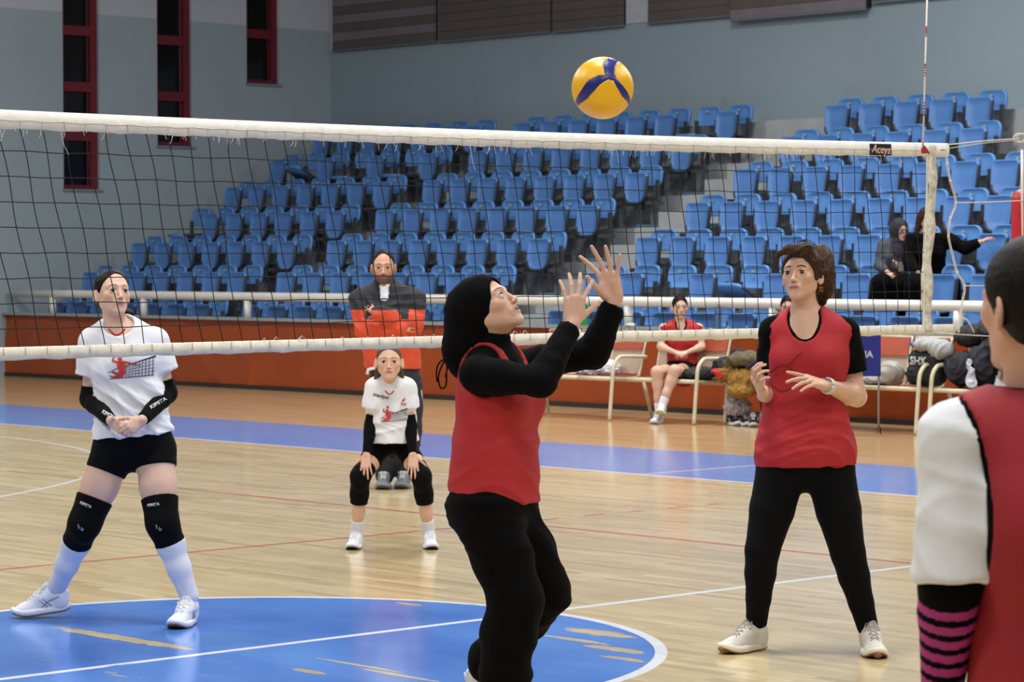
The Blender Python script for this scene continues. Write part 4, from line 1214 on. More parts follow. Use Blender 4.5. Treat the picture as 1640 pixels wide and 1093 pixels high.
    F.cone(J['pelvis']-V3(.01, 0, .12), J['waist'], .184, .160, .03, J['fwdp'], .88)
    F.cut(at(790, 797, Y), nrm(V3(-.14, .0, -1)), .006)
    for sd in 'LR':
        sh = J['sh'+sd]; out = nrm(sh-J['neck'])
        F.cone(sh+out*.008+V3(0, 0, .05), sh+out*.05+V3(.03, 0, -.01), .092, .058, .006, op='sub')
    F.cone(J['neck']+V3(-.01, 0, .05), J['neck']+J['fwd']*.10+V3(0, 0, -.02), .072, .05, .01, op='sub')
    F.cone(J['neck']+V3(0, 0, .0), J['neck']+V3(0, 0, .15), .066, .09, .01, op='sub')
    ve, V, Q = finish(F, 'red_vest', M_vest, o, disp=lambda V, n: folds(V, .010, 12, .8, (.3, .2, 1))*np.clip((J['chest'][2]+.05-V[:, 2])*6, .15, 1))
    # trousers
    F = Field(*bounds([J['pelvis'], J['knR'], J['knL'], J['anR'], J['anL']], .2), .0085)
    torso_sdf(F, J, D, .014); F.cut(lerp(J['pelvis'], J['waist'], .6), V3(0, 0, 1))
    for sd in 'LR':
        leg_sdf(F, J, D, sd, .014, 0, 2.0, loose=.016, k=.04)
        F.cone(J['an'+sd]+V3(0, 0, .03), J['an'+sd]-V3(0, 0, .02), .062, .055, .03)
    finish(F, 'black_trousers', M_blk, o, disp=lambda V, n: folds(V, .012, 21, .7, (.2, .1, 1)), sm=2)
    zf = 0
    shoe_at(o, J['anR'], (.95, -.25), .26, M_shoew, M_shoew, laces=M_lace)
    hl = at(741, 1082, Y+.36); shoe(o, hl, hl+V3(.13, -.03, -.20), nrm(V3(.9, -.1, .45)), .26, M_shoew, M_shoew, laces=M_lace)
setter()

# ---- woman in the red vest on the right
def right_woman():
    Y = 11.15
    J = standing(Y, pelvis=(1290, 722), waist=(1288, 648), chest=(1293, 568), neck=(1292, 513, .01), head=(1283, 441, -.02),
                 shR=(1240, 531, .02), shL=(1352, 532, .02), elR=(1234, 630, .12), elL=(1372, 636, .02), wrR=(1222, 634, -.13), wrL=(1322, 617, -.20),
                 hipR=(1252, 750), hipL=(1328, 750), knR=(1221, 882, -.06), knL=(1358, 886, -.06), anR=(1211, 1005, .04), anL=(1392, 1014, -.04))
    J['fwd'] = nrm([-.22, -1, 0]); J['fwdp'] = nrm([-.05, -1, 0])
    D = dict(hip=.168, waist=.140, bust=.150, trap=.040, arm=.047, thigh=.098, calf=.058, ankle=.036, breast=.72, butt=.9, ec=.72, ep=.72)
    o = thing('person', (1290-1290+J['pelvis'][0], Y, 0), 'brown-haired woman in red vest and black leggings standing right of the net', 'person')
    R = aim(-116, 10, -3); hc = J['head']; hs = .99
    lo, hi = bounds(list(v for k, v in J.items() if k not in ('fwd', 'fwdp')), .17)
    F = Field(lo, hi, .010, fine=[(hc+R@V3(0, .05, -.02), .080, .0026), (at(1290, 615, Y-.22), .08, .0036), (at(1215, 618, Y-.15), .05, .0036)])
    torso_sdf(F, J, D)
    F.cone(J['neck']-V3(0, 0, .03), hc+R@V3(0, -.025, -.06), .055, .050, .035)
    for q in (-1, 1): F.cone(J['neck']+V3(q*.02, -.035, -.025), lerp(J['neck'], J['shR' if q < 0 else 'shL'], .75)+V3(0, -.035, -.005), .014, .012, .025)
    for sd in 'LR': arm_sdf(F, J, D, sd); leg_sdf(F, J, D, sd)
    head_sdf(F, hc, R, hs, eo=1.25, smile=.6)
    d1 = nrm(at(1290, 607, Y-.26)-J['wrL'])
    hand_sdf(F, J['wrL'], d1, nrm(V3(-.15, -.55, .8)), 1, 1.0, curl=(.18, .62, .80, .75), spread=(.20, .04, -.08, -.20), thumb=(.35, .35), tcurl=.2, bend2=.4)
    d2 = nrm(at(1206, 604, Y-.20)-J['wrR'])
    hand_sdf(F, J['wrR'], d2, nrm(V3(-.65, .1, -.5)), -1, 1.0, curl=(.9, .95, 1.0, 1.0), spread=(.12, .03, -.05, -.12), thumb=(.55, .5), tcurl=.3)
    base = (206, 166, 142)
    finish(F, 'body', M_skin, o, tint=skin_tint(hc, R, hs, base, lip=(164, 92, 94), brow=(26, 18, 17), browgain=1.1, flush=.25))
    eyes_obj(o, hc, R, hs, nrm(V3(-.35, -1, .12)))
    # hair: swept up, loose lock on the left
    F = Field(*bounds([hc, hc+V3(.10, .0, -.14), at(1236, 430, Y)], .15), .005)
    hair_cap(F, hc, R, hs, .016, top=.082, low=-.03, sideback=.030)
    p = lambda x, y, z: hc+R@(V3(x, y, z)*hs)
    F.ell(at(1312, 412, Y+.06), [.062, .07, .055], None, .03)
    F.ell(at(1322, 440, Y+.03), [.045, .07, .085], None, .03)
    F.cone(at(1322, 462, Y+.04), at(1316, 482, Y+.06), .038, .024, .03)
    F.cone(at(1290, 398, Y-.07), at(1262, 400, Y-.09), .022, .020, .02)
    F.cone(at(1262, 400, Y-.09), at(1247, 406, Y-.10), .020, .013, .015)
    F.cone(at(1247, 406, Y-.10), at(1243, 428, Y-.10), .013, .010, .008)
    F.cone(at(1243, 428, Y-.10), at(1251, 444, Y-.09), .010, .005, .006)
    F.cone(at(1292, 398, Y-.07), at(1304, 420, Y-.07), .022, .018, .02); F.cone(at(1304, 420, Y-.07), at(1311, 448, Y-.04), .016, .012, .015)
    finish(F, 'hair', H_brown, o, disp=lambda V, n: folds(V, .010, 5, 3.0, (.3, .2, 1)), sm=1)
    for pts in (((1284, 396), (1276, 388), (1288, 386), (1300, 391), (1306, 400)), ((1278, 398), (1283, 386), (1296, 385), (1310, 396)), ((1330, 455), (1338, 468), (1334, 478)), ((1326, 420), (1333, 430), (1332, 446))):
        MB().tube(curve_pts([at(x, y, Y-.02) for x, y in pts], 5), .0016, 4).build('stray_lock', H_brown, o, smooth=True)
    for dx in (0, 3.2):
        e = at(1313.5+dx, 464, Y-.085)
        MB().tube([Vector(e)+Vector((.0032*math.sin(a), 0, .0090*math.cos(a))) for a in np.linspace(0, 2*math.pi, 14)], .0012, 5).build('earring', mat('gold', (212, 160, 70), rough=.25, metal=1.0), o, smooth=True)
    # black tee and red vest
    nkc = J['neck']
    def neckline(F, g, depth):
        F.ell(at(1289, 502, Y-.12), [.078-g, .14, .116-g*.8], None, .006, 'sub')
        F.ell(at(1291, 496, Y), [.066-g, .075, .060], None, .006, 'sub')
    F = Field(lo, hi, .0075)
    torso_sdf(F, J, D, .008, lower=False); F.cut(lerp(J['pelvis'], J['waist'], .3), V3(0, 0, -1))
    for sd in 'LR': arm_sdf(F, J, D, sd, .014, 0, .64, flare=.010)
    neckline(F, .013, .085)
    finish(F, 'black_t_shirt', M_blk, o, disp=lambda V, n: folds(V, .006, 3, 1.2))
    F = Field(lo, hi, .0065)
    torso_sdf(F, J, D, .015, lower=False, flare=.004)
    F.cone(J['pelvis']-V3(0, 0, .14), J['pelvis']+V3(0, 0, .0), .212, .200, .04, J['fwdp'], .70)
    F.cone(J['pelvis']+V3(0, 0, .0), J['waist'], .200, .158, .04, J['fwdp'], .74)
    F.cut(at(1290, 746, Y), V3(0.03, 0, -1), .006)
    for sd in 'LR':
        sh = J['sh'+sd]; out = nrm(sh-J['neck'])*V3(1, 1, 0)
        F.cone(sh+out*.030+V3(0, 0, .06), sh+out*.040+V3(0, 0, -.12), .050, .062, .01, op='sub')
    neckline(F, 0.0, .082)
    ve, V, Q = finish(F, 'red_vest', M_vest, o, disp=lambda V, n: folds(V, .009, 15, .8, (.1, .1, 1))*np.clip((J['chest'][2]-V[:, 2])*5, .1, 1))
    dk = mat('vest_stitch', (110, 16, 24), rough=.8)
    ring = [(.0+.062*math.cos(a)*(1+.12*math.cos(4*a)), .048*math.sin(a)*(1+.1*math.cos(4*a))) for a in np.linspace(0, 2*math.pi, 30)]
    seg = []
    for (x0, z0), (x1, z1) in list(zip(ring[:-1], ring[1:]))+[((.02+.05*k/6, .052+.055*k/6), (.02+.05*(k+1)/6, .052+.055*(k+1)/6)) for k in range(6)]:
        dx, dz = x1-x0, z1-z0; L_ = math.hypot(dx, dz)+1e-9; ox, oz = -dz/L_*.0016, dx/L_*.0016
        seg.append([(x0-ox, z0-oz), (x1-ox, z1-oz), (x1+ox, z1+oz), (x0+ox, z0+oz)])
    decal('faint_print', ve, seg, at(1262, 610, Y-.3), (1, 0, 0), (0, 0, 1), (0, 1, 0), dk, ve, lift=.002, cell=.03)
    # leggings
    F = Field(*bounds([J['pelvis'], J['knR'], J['knL'], J['anR'], J['anL']], .19), .007)
    torso_sdf(F, J, D, .007); F.cut(lerp(J['pelvis'], J['waist'], .5), V3(0, 0, 1))
    for sd in 'LR':
        leg_sdf(F, J, D, sd, .007, 0, 1.97, k=.012)
    finish(F, 'black_leggings', M_leg, o, sm=2)
    # watch and ring
    wr = J['wrL']; ax = nrm(J['elL']-wr); b = basis(ax)
    pts = lambda a0, r: [Vector(wr+ax*a0+(b[:, 0]*math.cos(t)+b[:, 2]*math.sin(t))*r) for t in np.linspace(0, 2*math.pi, 20)]
    st = MB()
    for a0 in (.012, .020, .028): st.tube(pts(a0, .0295), .0055, 6)
    st.build('watch_strap', mat('pale_strap', (206, 202, 196), rough=.6), o, smooth=True)
    wc = wr+ax*.018+nrm(V3(-.2, -.45, .8))*.031; Bw = basis(ax, nrm(V3(-.2, -.45, .8)))
    MB().box(-.018, .018, -.015, .015, -.004, .005, T=lambda q: Vector(wc+Bw@np.array(q)), bev=.004).build('watch_case', mat('watch_case', (190, 192, 198), rough=.25, metal=.8), o)
    MB().box(-.015, .015, -.012, .012, .0045, .0062, T=lambda q: Vector(wc+Bw@np.array(q))).build('watch_screen', mat('watch_glass', (8, 8, 12), rough=.1), o)
    for sd, d in (('R', (-.76, -.65)), ('L', (.05, -1))):
        shoe_at(o, J['an'+sd], d, .265, M_shoec, mat('cream_midsole', (226, 222, 204), rough=.5), laces=mat('lace_grey', (176, 168, 162), rough=.8), out_m=M_gum, toecap=M_gum)
right_woman()
def std_fields(J, extra=(), m=.17):
    return bounds([v for k, v in J.items() if k not in ('fwd', 'fwdp')]+list(extra), m)
M_shirt_red = mat('print_red', (196, 52, 48), rough=.6); M_shirt_navy = mat('print_navy', (44, 48, 72), rough=.6); M_grey_txt = mat('print_grey', (70, 74, 84), rough=.6)
M_letw = mat('print_white', (200, 202, 206), rough=.6)
def quad(x0, z0, x1, z1, w0, w1=None):
    w1 = w0 if w1 is None else w1; dx, dz = x1-x0, z1-z0; L = math.hypot(dx, dz)+1e-9; ox, oz = -dz/L, dx/L
    return [(x0-ox*w0/2, z0-oz*w0/2), (x1-ox*w1/2, z1-oz*w1/2), (x1+ox*w1/2, z1+oz*w1/2), (x0+ox*w0/2, z0+oz*w0/2)]
def circ(x, z, r, n=14): return [(x+r*math.cos(2*math.pi*k/n), z+r*math.sin(2*math.pi*k/n)) for k in range(n)]
def volley_print(shirt, origin, ex, ez, s, direction=(0, 1, 0)):
    red = [circ(-.02, .098, .011), circ(-.024, .070, .011),
           [(-.040, .058), (-.008, .062), (.006, .040), (.004, .005), (-.010, -.022), (-.034, -.022), (-.030, .010), (-.038, .034)],
           quad(-.036, .055, -.062, .062, .010, .008), quad(-.062, .062, -.052, .088, .008, .005), quad(-.004, .056, .040, .048, .011, .006), quad(.040, .048, .082, .036, .006, .002),
           quad(-.030, -.008, -.066, .006, .014, .008), quad(-.020, -.018, -.060, -.022, .012, .006), quad(-.060, -.022, -.078, -.012, .007, .004)]
    navy = [quad(.006, .036, .150, .084, .003, .009), quad(-.088, -.002, -.030, .028, .002, .003), quad(-.078, -.030, .140, -.012, .003, .004), quad(-.070, -.018, -.030, -.012, .002)]
    for k in range(9):
        u = k/8; navy.append(quad(.012+.128*u, .038+.044*u, .004+.130*u, -.024+.010*u, .0016, .0022))
    for k in range(1, 5):
        u = k/5; navy.append(quad(.004, .038-.060*u, .145, .080-.090*u, .0016))
    S = lambda P: [[(x*s, z*s) for x, z in p] for p in P]
    decal('net_print', shirt, S(navy), origin, ex, ez, direction, M_shirt_navy, shirt, lift=.0028, cell=.02)
    decal('player_print', shirt, S(red), origin, ex, ez, direction, M_shirt_red, shirt, lift=.004, cell=.02)
def sleeve(o, J, D, sd, t0, t1, g, lo, hi, m=None, name='arm_sleeve'):
    F = Field(*bounds([J['sh'+sd], J['el'+sd], J['wr'+sd]], .08), .005)
    arm_sdf(F, J, D, sd, g, t0, t1); return finish(F, name, m or M_pad, o, disp=lambda V, n: folds(V, .002, 4, 2.0))[0]
def legpiece(o, J, D, sd, t0, t1, g, name, m, bulge=None, h=.005, flare=0):
    F = Field(*bounds([J['hip'+sd], J['kn'+sd], J['an'+sd]], .12), h)
    leg_sdf(F, J, D, sd, g, t0, t1, flare=flare)
    if bulge is not None: F.ell(J['kn'+sd]+bulge[0], bulge[1], None, .02)
    return finish(F, name, m, o)[0]
# ---- girl behind the net on the left
def girl():
    Y = 12.1
    J = standing(Y, pelvis=(214, 700), waist=(208, 640), chest=(200, 578), neck=(186, 525, .01), head=(181, 471, -.01),
                 shR=(150, 549, .02), shL=(247, 549, .02), elR=(144, 640, .04), elL=(268, 630, .04), wrR=(178, 674, -.20), wrL=(228, 673, -.20),
                 hipR=(183, 722), hipL=(247, 722), knR=(136, 838, -.06), knL=(260, 838, -.10), anR=(90, 944, .15), anL=(303, 955, -.08))
    J['fwd'] = nrm([-.02, -1, 0]); J['fwdp'] = nrm([-.02, -1, 0])
    D = dict(hip=.150, waist=.118, bust=.135, trap=.035, arm=.043, thigh=.091, calf=.055, ankle=.036, breast=.6, butt=.8)
    o = thing('person', (J['pelvis'][0], Y, 0), 'girl in white print shirt and black shorts, knees bent, leftmost behind the net', 'person')
    R = aim(-60, 13, 2); hc = J['head']; hs = .96
    lo, hi = std_fields(J)
    F = Field(lo, hi, .010, fine=[(hc+R@V3(0, .05, -.02), .078, .0029), (at(204, 675, Y-.24), .065, .0036)])
    torso_sdf(F, J, D)
    F.cone(J['neck']-V3(0, 0, .03), hc+R@V3(0, -.02, -.06), .050, .046, .03)
    for sd in 'LR': arm_sdf(F, J, D, sd); leg_sdf(F, J, D, sd)
    head_sdf(F, hc, R, hs, eo=1.2, smile=.6)
    hand_sdf(F, J['wrR'], nrm(V3(.75, -.35, -.45)), nrm(V3(-.25, -.85, .1)), -1, .80, curl=(.75, .8, .85, .9), spread=(.1, .02, -.05, -.1), thumb=(.6, .1), tcurl=.2)
    hand_sdf(F, J['wrL'], nrm(V3(-.7, -.4, -.45)), nrm(V3(.25, -.85, .1)), 1, .80, curl=(.85, .9, .95, 1.0), spread=(.1, .02, -.05, -.1), thumb=(.6, .1), tcurl=.2)
    finish(F, 'body', M_skin, o, tint=skin_tint(hc, R, hs, (214, 178, 160), lip=(176, 110, 108), brow=(70, 50, 44), browgain=.8, flush=.4))
    eyes_obj(o, hc, R, hs, nrm(V3(.45, -.85, .25)))
    F = Field(*bounds([hc], .17), .004)
    hair_cap(F, hc, R, hs, .006, front=.076, top=.116, low=-.045, sideback=.012)
    F.cone(hc+R@V3(0, -.11, -.03), at(206, 505, Y+.09), .028, .022, .02); F.cone(at(206, 505, Y+.09), at(210, 520, Y+.09), .022, .012, .02)
    finish(F, 'hair', H_dark, o, disp=lambda V, n: folds(V, .003, 5, 3.0, (.3, .2, 1)))
    for q, (x, y) in enumerate(((153, 486),)):
        MB().tube([at(x, y-1.5, Y-.04), at(x+.5, y+1.5, Y-.04)], .003, 6).build('earring', M_white, o)
    F = Field(lo, hi, .0065)
    torso_sdf(F, J, D, .020, lower=False, flare=.012)
    F.cone(J['pelvis']-V3(0, 0, .08), J['waist'], .188, .145, .04, J['fwdp'], .76)
    F.cut(at(217, 698, Y), nrm(V3(.10, .0, -1)), .006)
    for sd in 'LR': arm_sdf(F, J, D, sd, .018, 0, .57, flare=.018)
    F.ell(at(189, 517, Y-.07), [.070, .10, .060], None, .006, 'sub')
    sh, V, Q = finish(F, 'white_t_shirt', M_wht, o, disp=lambda V, n: folds(V, .016, 31, .8, (.5, .1, 1))*np.clip((J['chest'][2]+.04-V[:, 2])*6, .2, 1))
    MB().tube([at(x, 527+10*math.sin((x-174)/26*math.pi), Y-.118-.02*math.sin((x-174)/26*math.pi)) for x in np.linspace(174, 200, 9)], .0045, 6).build('red_collar', mat('collar_red', (160, 26, 40), rough=.7), o, smooth=True)
    volley_print(sh, at(185, 602, Y-.4), (1, 0, 0), (0, 0, 1), .88)
    for sd, (x0, y0, x1, y1, tx) in (('R', (151, 664, 174, 674, 'KIPSTA')), ('L', (229, 658, 250, 645, 'KIPSTA'))):
        sl = sleeve(o, J, D, sd, .76 if sd == 'R' else .74, 1.98, .006, lo, hi)
        mid = at((x0+x1)/2, (y0+y1)/2, Y-.4); ex = nrm(at(x1, y1, Y)-at(x0, y0, Y)); ez = nrm(np.cross(ex, (0, 1, 0)))
        decal_text('lettering', sl, tx, .022, mid, ex, ez*np.sign(ez[2]), (0, 1, 0), M_letw, sl)
    F = Field(*bounds([J['pelvis'], J['knR'], J['knL']], .19), .006)
    torso_sdf(F, J, D, .008); F.cut(lerp(J['pelvis'], J['waist'], .5), V3(0, 0, 1))
    for sd in 'LR': leg_sdf(F, J, D, sd, .008, 0, .30 if sd == 'R' else .24)
    finish(F, 'black_shorts', M_leg, o)
    for sd in 'LR':
        kp = legpiece(o, J, D, sd, .66, 1.34, .011, 'knee_pad', M_pad, (V3(0, -.028, -.02), [.052, .042, .072]))
        d = nrm(J['kn'+sd]-J['hip'+sd]); q = lerp(J['hip'+sd], J['kn'+sd], .73)
        decal_text('lettering', kp, 'KIPSTA', .018, q+V3(-.02, -.3, 0), nrm(np.cross(d, (0, 1, 0)))*(-1 if np.cross(d, (0, 1, 0))[0] < 0 else 1), -d, (0, 1, 0), M_letw, kp)
        decal('wear_mark', kp, [[(-.008, .012), (-.002, .010), (.002, -.004), (-.004, -.012), (-.007, .0)], [(.004, -.012), (.014, -.020), (.022, -.010), (.013, -.006), (.010, .002)]], J['kn'+sd]+V3(-.012, -.3, -.01), (1, 0, 0), (0, 0, 1), (0, 1, 0), mat('wear_grey', (120, 122, 126)), kp)
        legpiece(o, J, D, sd, 1.28, 2.0, .007, 'long_sock', M_sock)
    hR = on_z(112, 980); tR = on_z(26, 992)
    hR = np.array([J['anR'][0]+.062, J['anR'][1]+.01, .032]); tR = hR+V3(-.262, -.03, -.032)
    shoe(o, hR, tR, (0, 0, 1), .265, M_shoew, mat('midsole_white', (226, 228, 238), rough=.5), laces=M_lace, out_m=M_gum, accents=mat('stripe_grey', (120, 128, 146), rough=.5))
    shoe_at(o, J['anL'], (-.25, -.97), .255, M_shoew, mat('midsole_white', (226, 228, 238)), laces=M_lace, out_m=M_gum, accents=mat('stripe_grey', (120, 128, 146)))
girl()
# ---- child crouching with hands on knees
def child():
    Y = 15.2
    J = standing(Y, pelvis=(628, 700, .22), waist=(627, 672, .14), chest=(626, 638, .03), neck=(624, 617, -.01), head=(623, 580, -.08),
                 shR=(601, 622, -.01), shL=(651, 622, -.01), elR=(594, 682, .0), elL=(657, 682, .0), wrR=(587, 728, -.09), wrL=(661, 728, -.09),
                 hipR=(611, 712, .16), hipL=(646, 712, .16), knR=(577, 763, -.06), knL=(675, 763, -.06), anR=(572, 858, .06), anL=(687, 858, .06))
    J['fwd'] = nrm([0, -1, -.25]); J['fwdp'] = nrm([0, -1, 0])
    D = dict(hip=.118, waist=.102, bust=.108, trap=.030, arm=.034, thigh=.062, calf=.042, ankle=.030, butt=.6)
    o = thing('person', (J['pelvis'][0], Y, 0), 'small child in white print shirt crouching with hands on black knee pads', 'person')
    R = aim(-88, 4, 0); hc = J['head']; hs = .90
    lo, hi = std_fields(J)
    F = Field(lo, hi, .007, fine=[(hc+R@V3(0, .05, -.02), .08, .0030), (at(583, 740, Y-.12), .05, .0035), (at(665, 740, Y-.12), .05, .0035)])
    torso_sdf(F, J, D, k=.035)
    F.cone(J['neck']-V3(0, 0, .03), hc+R@V3(0, -.02, -.06), .037, .036, .02)
    for sd in 'LR': arm_sdf(F, J, D, sd); leg_sdf(F, J, D, sd)
    head_sdf(F, hc, R, hs, wide=1.05, eo=1.45, smile=.9)
    for sd, q in (('R', -1), ('L', 1)):
        hand_sdf(F, J['wr'+sd], nrm(V3(q*.05, -.25, -.95)), nrm(V3(q*.1, -.95, .2)), 1 if q < 0 else -1, .80, curl=(.25, .25, .25, .3), spread=(.22, .06, -.08, -.25), thumb=(.9, .3), tcurl=.1)
    finish(F, 'body', M_skin, o, tint=skin_tint(hc, R, hs, (214, 174, 152), lip=(176, 104, 98), brow=(92, 70, 58), browgain=.8, flush=.3, wide=1.05))
    eyes_obj(o, hc, R, hs, nrm(V3(.1, -1, .1)), wide=1.05)
    F = Field(*bounds([hc], .17), .0045)
    hair_cap(F, hc, R, hs, .007, front=.070, top=.100, low=-.06, sideback=.018)
    for q in (-1, 1): F.cone(hc+R@V3(q*.06, -.06, -.05), hc+R@V3(q*.075, -.05, -.10), .024, .014, .02)
    finish(F, 'hair', H_mid, o, disp=lambda V, n: folds(V, .003, 5, 3.0, (.3, .2, 1)))
    F = Field(lo, hi, .006)
    torso_sdf(F, J, D, .018, k=.035, lower=False, flare=.02)
    F.cone(at(626, 722, Y+.12), at(626, 668, Y+.05), .148, .136, .04, J['fwdp'], .85)
    F.cone(at(626, 722, Y+.02), J['chest'], .120, .12, .03, J['fwdp'], .7)
    F.cut(at(628, 711, Y), nrm(V3(0, .0, -1)), .006)
    for sd in 'LR': arm_sdf(F, J, D, sd, .016, 0, .54, flare=.020)
    F.cone(at(624, 600, Y-.10), at(624, 632, Y-.18), .056, .034, .006, op='sub')
    sh, V, Q = finish(F, 'white_t_shirt', M_wht, o, disp=lambda V, n: folds(V, .013, 37, .9, (.3, .1, 1))*np.clip((J['chest'][2]+.04-V[:, 2])*6, .25, 1))
    MB().tube([at(x, 626+6*math.sin((x-617)/14*math.pi), Y-.13) for x in np.linspace(617, 631, 7)], .0045, 6).build('red_collar', mat('collar_red', (160, 26, 40), rough=.7), o, smooth=True)
    volley_print(sh, at(619, 678, Y-.5), (1, 0, 0), (0, 0, 1), .66)
    decal_text('lettering', sh, 'trendyol', .026, at(604, 641, Y-.5), (1, 0, -.25), (.25, 0, 1), (0, 1, 0), M_grey_txt, sh)
    decal_text('crest', sh, 'TVF', .020, at(641, 655, Y-.5), (1, 0, 0), (0, 0, 1), (0, 1, 0), M_shirt_red, sh)
    decal('crest', sh, [circ(0, 0, .008, 10)[:8], quad(-.014, -.004, -.006, -.012, .003), quad(.014, .006, .004, .016, .003)], at(641, 648, Y-.5), (1, 0, 0), (0, 0, 1), (0, 1, 0), M_shirt_red, sh)
    for sd in 'LR': sleeve(o, J, D, sd, .70, 1.97, .006, lo, hi)
    F = Field(*bounds([J['pelvis'], J['knR'], J['knL']], .16), .006)
    torso_sdf(F, J, D, .008, k=.035); F.cut(lerp(J['pelvis'], J['waist'], .6), V3(0, 0, 1))
    for sd in 'LR': leg_sdf(F, J, D, sd, .008, 0, .52)
    finish(F, 'black_shorts', M_leg, o)
    for sd in 'LR':
        legpiece(o, J, D, sd, .72, 1.46, .012, 'knee_pad', M_pad, (V3(0, -.024, -.02), [.044, .038, .068]))
        legpiece(o, J, D, sd, 1.74, 2.0, .007, 'ankle_sock', M_sock)
    for (x, q) in ((569, -1), (695, 1)):
        shoe_at(o, J['anR' if q < 0 else 'anL'], (q*.15, -1), .215, M_shoew, M_shoew, laces=M_lace, out_m=mat('dark_outsole', (44, 48, 54), rough=.6))
child()
# ---- coach with folded arms
def coach():
    Y = 19.3
    J = standing(Y, pelvis=(632, 600), waist=(626, 558), chest=(621, 505), neck=(617, 466, .02), head=(614, 428, -.02),
                 shR=(578, 480, .02), shL=(663, 480, .02), elR=(584, 528, -.06), elL=(663, 520, -.06), wrR=(640, 528, -.20), wrL=(606, 502, -.27),
                 hipR=(617, 618), hipL=(652, 618), knR=(621, 692, -.02), knL=(657, 690, -.02), anR=(616, 762, .02), anL=(648, 757, .06))
    J['fwd'] = nrm([0, -1, 0]); J['fwdp'] = nrm([.1, -1, 0])
    D = dict(hip=.165, waist=.165, bust=.185, trap=.05, arm=.058, thigh=.096, calf=.062, ankle=.046, ec=.66)
    o = thing('person', (J['pelvis'][0], Y, 0), 'bearded balding man with folded arms in black and orange top behind the child', 'person')
    R = aim(-88, -2, 0); hc = J['head']; hs = 1.06
    lo, hi = std_fields(J)
    F = Field(lo, hi, .011, fine=[(hc+R@V3(0, .05, -.02), .085, .0036)])
    torso_sdf(F, J, D)
    F.cone(J['neck']-V3(0, 0, .03), hc+R@V3(0, -.02, -.06), .062, .062, .03)
    for sd in 'LR': arm_sdf(F, J, D, sd); leg_sdf(F, J, D, sd)
    head_sdf(F, hc, R, hs)
    hand_sdf(F, J['wrR'], nrm(V3(.9, .45, .1)), nrm(V3(.2, -1, .2)), 1, .80)
    hand_sdf(F, J['wrL'], nrm(V3(-.8, .55, .45)), nrm(V3(-.2, -1, .2)), -1, .80)
    finish(F, 'body', M_skin, o, tint=skin_tint(hc, R, hs, (208, 160, 138), lip=(150, 90, 84), brow=(60, 44, 38), beard=(74, 54, 46), browgain=.9, flush=.4))
    eyes_obj(o, hc, R, hs, nrm(V3(.05, -1, -.05)))
    F = Field(*bounds([hc], .18), .005)
    hair_cap(F, hc, R, hs, .004, front=.070, top=.134, low=-.05, sideback=.005)
    finish(F, 'hair', H_dark, o)
    # top: black yoke over an orange body and sleeves
    F = Field(lo, hi, .0085)
    torso_sdf(F, J, D, .018, lower=False, flare=.006)
    F.cone(J['pelvis']-V3(0, 0, .06), J['waist'], .200, .190, .04, J['fwdp'], .72)
    F.cut(at(630, 590, Y), nrm(V3(-.03, 0, -1)), .006)
    for sd in 'LR': arm_sdf(F, J, D, sd, .022, 0, 2.02, flare=.004)
    F.cone(J['neck']-V3(0, 0, .02), J['neck']+V3(0, .01, .055), .082, .080, .01, clips=[(J['neck']+V3(0, 0, .055), V3(0, .3, 1))])
    F.cone(J['neck']+V3(0, -.05, .08), J['neck']+V3(0, -.19, -.10), .050, .014, .006, op='sub')
    V, Q = F.surface(); V = relax(V, Q, 1); n = vnormals(V, Q); V = V+n*folds(V, .016, 41, .8, (.6, .1, .8))[:, None]
    fz = V[Q].mean(1); lim = at(612, 502, Y)[2]+.05*np.abs(fz[:, 0]-J['chest'][0])/.2*0
    px = (fz[:, 0]-J['chest'][0]); arm_out = (np.abs(px) > .155)
    line = np.where(arm_out, at(0, 495, Y)[2]-(.0 if True else 0), at(0, 512, Y)[2])
    fore = (fz[:, 1] < Y-.215)
    black = (fz[:, 2] > line) & ~fore
    black |= (fz[:, 2] > at(0, 497, Y)[2])
    j = mesh('sweat_top', V, Q, None, o, mats=[mat('orange_sweatshirt', (206, 76, 46), rough=.85, var=.05, bump=.2), mat('charcoal_yoke', (38, 40, 46), rough=.85, var=.15, bump=.2)], fmat=black.astype(int))
    F = Field(*bounds([J['neck']], .16), .006)
    F.cone(J['neck']+V3(0, -.05, .005), J['neck']+V3(0, -.10, -.05), .058, .040, .01)
    finish(F, 'white_undershirt', M_wht, o)
    F = Field(*bounds([J['pelvis'], J['knR'], J['knL'], J['anR'], J['anL']], .19), .009)
    torso_sdf(F, J, D, .010); F.cut(lerp(J['pelvis'], J['waist'], .5), V3(0, 0, 1))
    for sd in 'LR': leg_sdf(F, J, D, sd, .012, 0, 2.0, loose=.008)
    tr = finish(F, 'charcoal_trousers', mat('charcoal_trousers', (34, 36, 44), rough=.8, bump=.2), o, disp=lambda V, n: folds(V, .010, 6, .8, (.1, .1, 1)))[0]
    MB().tube(curve_pts([at(664, 598, Y-.06), at(674, 625, Y-.03), at(675, 655, Y-.03), at(669, 690, Y-.05), at(664, 715, Y-.03)], 6), .006, 6).build('white_piping', M_wht, o, smooth=True)
    MB().tube([at(588, 600, Y-.12), at(590, 592, Y-.12), at(600, 590, Y-.14)], .012, 6).build('pocket_edge', M_wht, o, smooth=True)
    gs = mat('grey_trainer', (112, 118, 126), rough=.6, var=.2, vscale=30, bump=.3)
    for (x, y) in ((617, 762), (645, 755)):
        shoe_at(o, J['anR' if x < 630 else 'anL'], (-.04 if x < 630 else -.1, -1), .285, gs, mat('grey_midsole', (128, 132, 138), rough=.6), laces=mat('lace_white', (226, 226, 230)), out_m=mat('grey_outsole', (84, 88, 94), rough=.6))
coach()
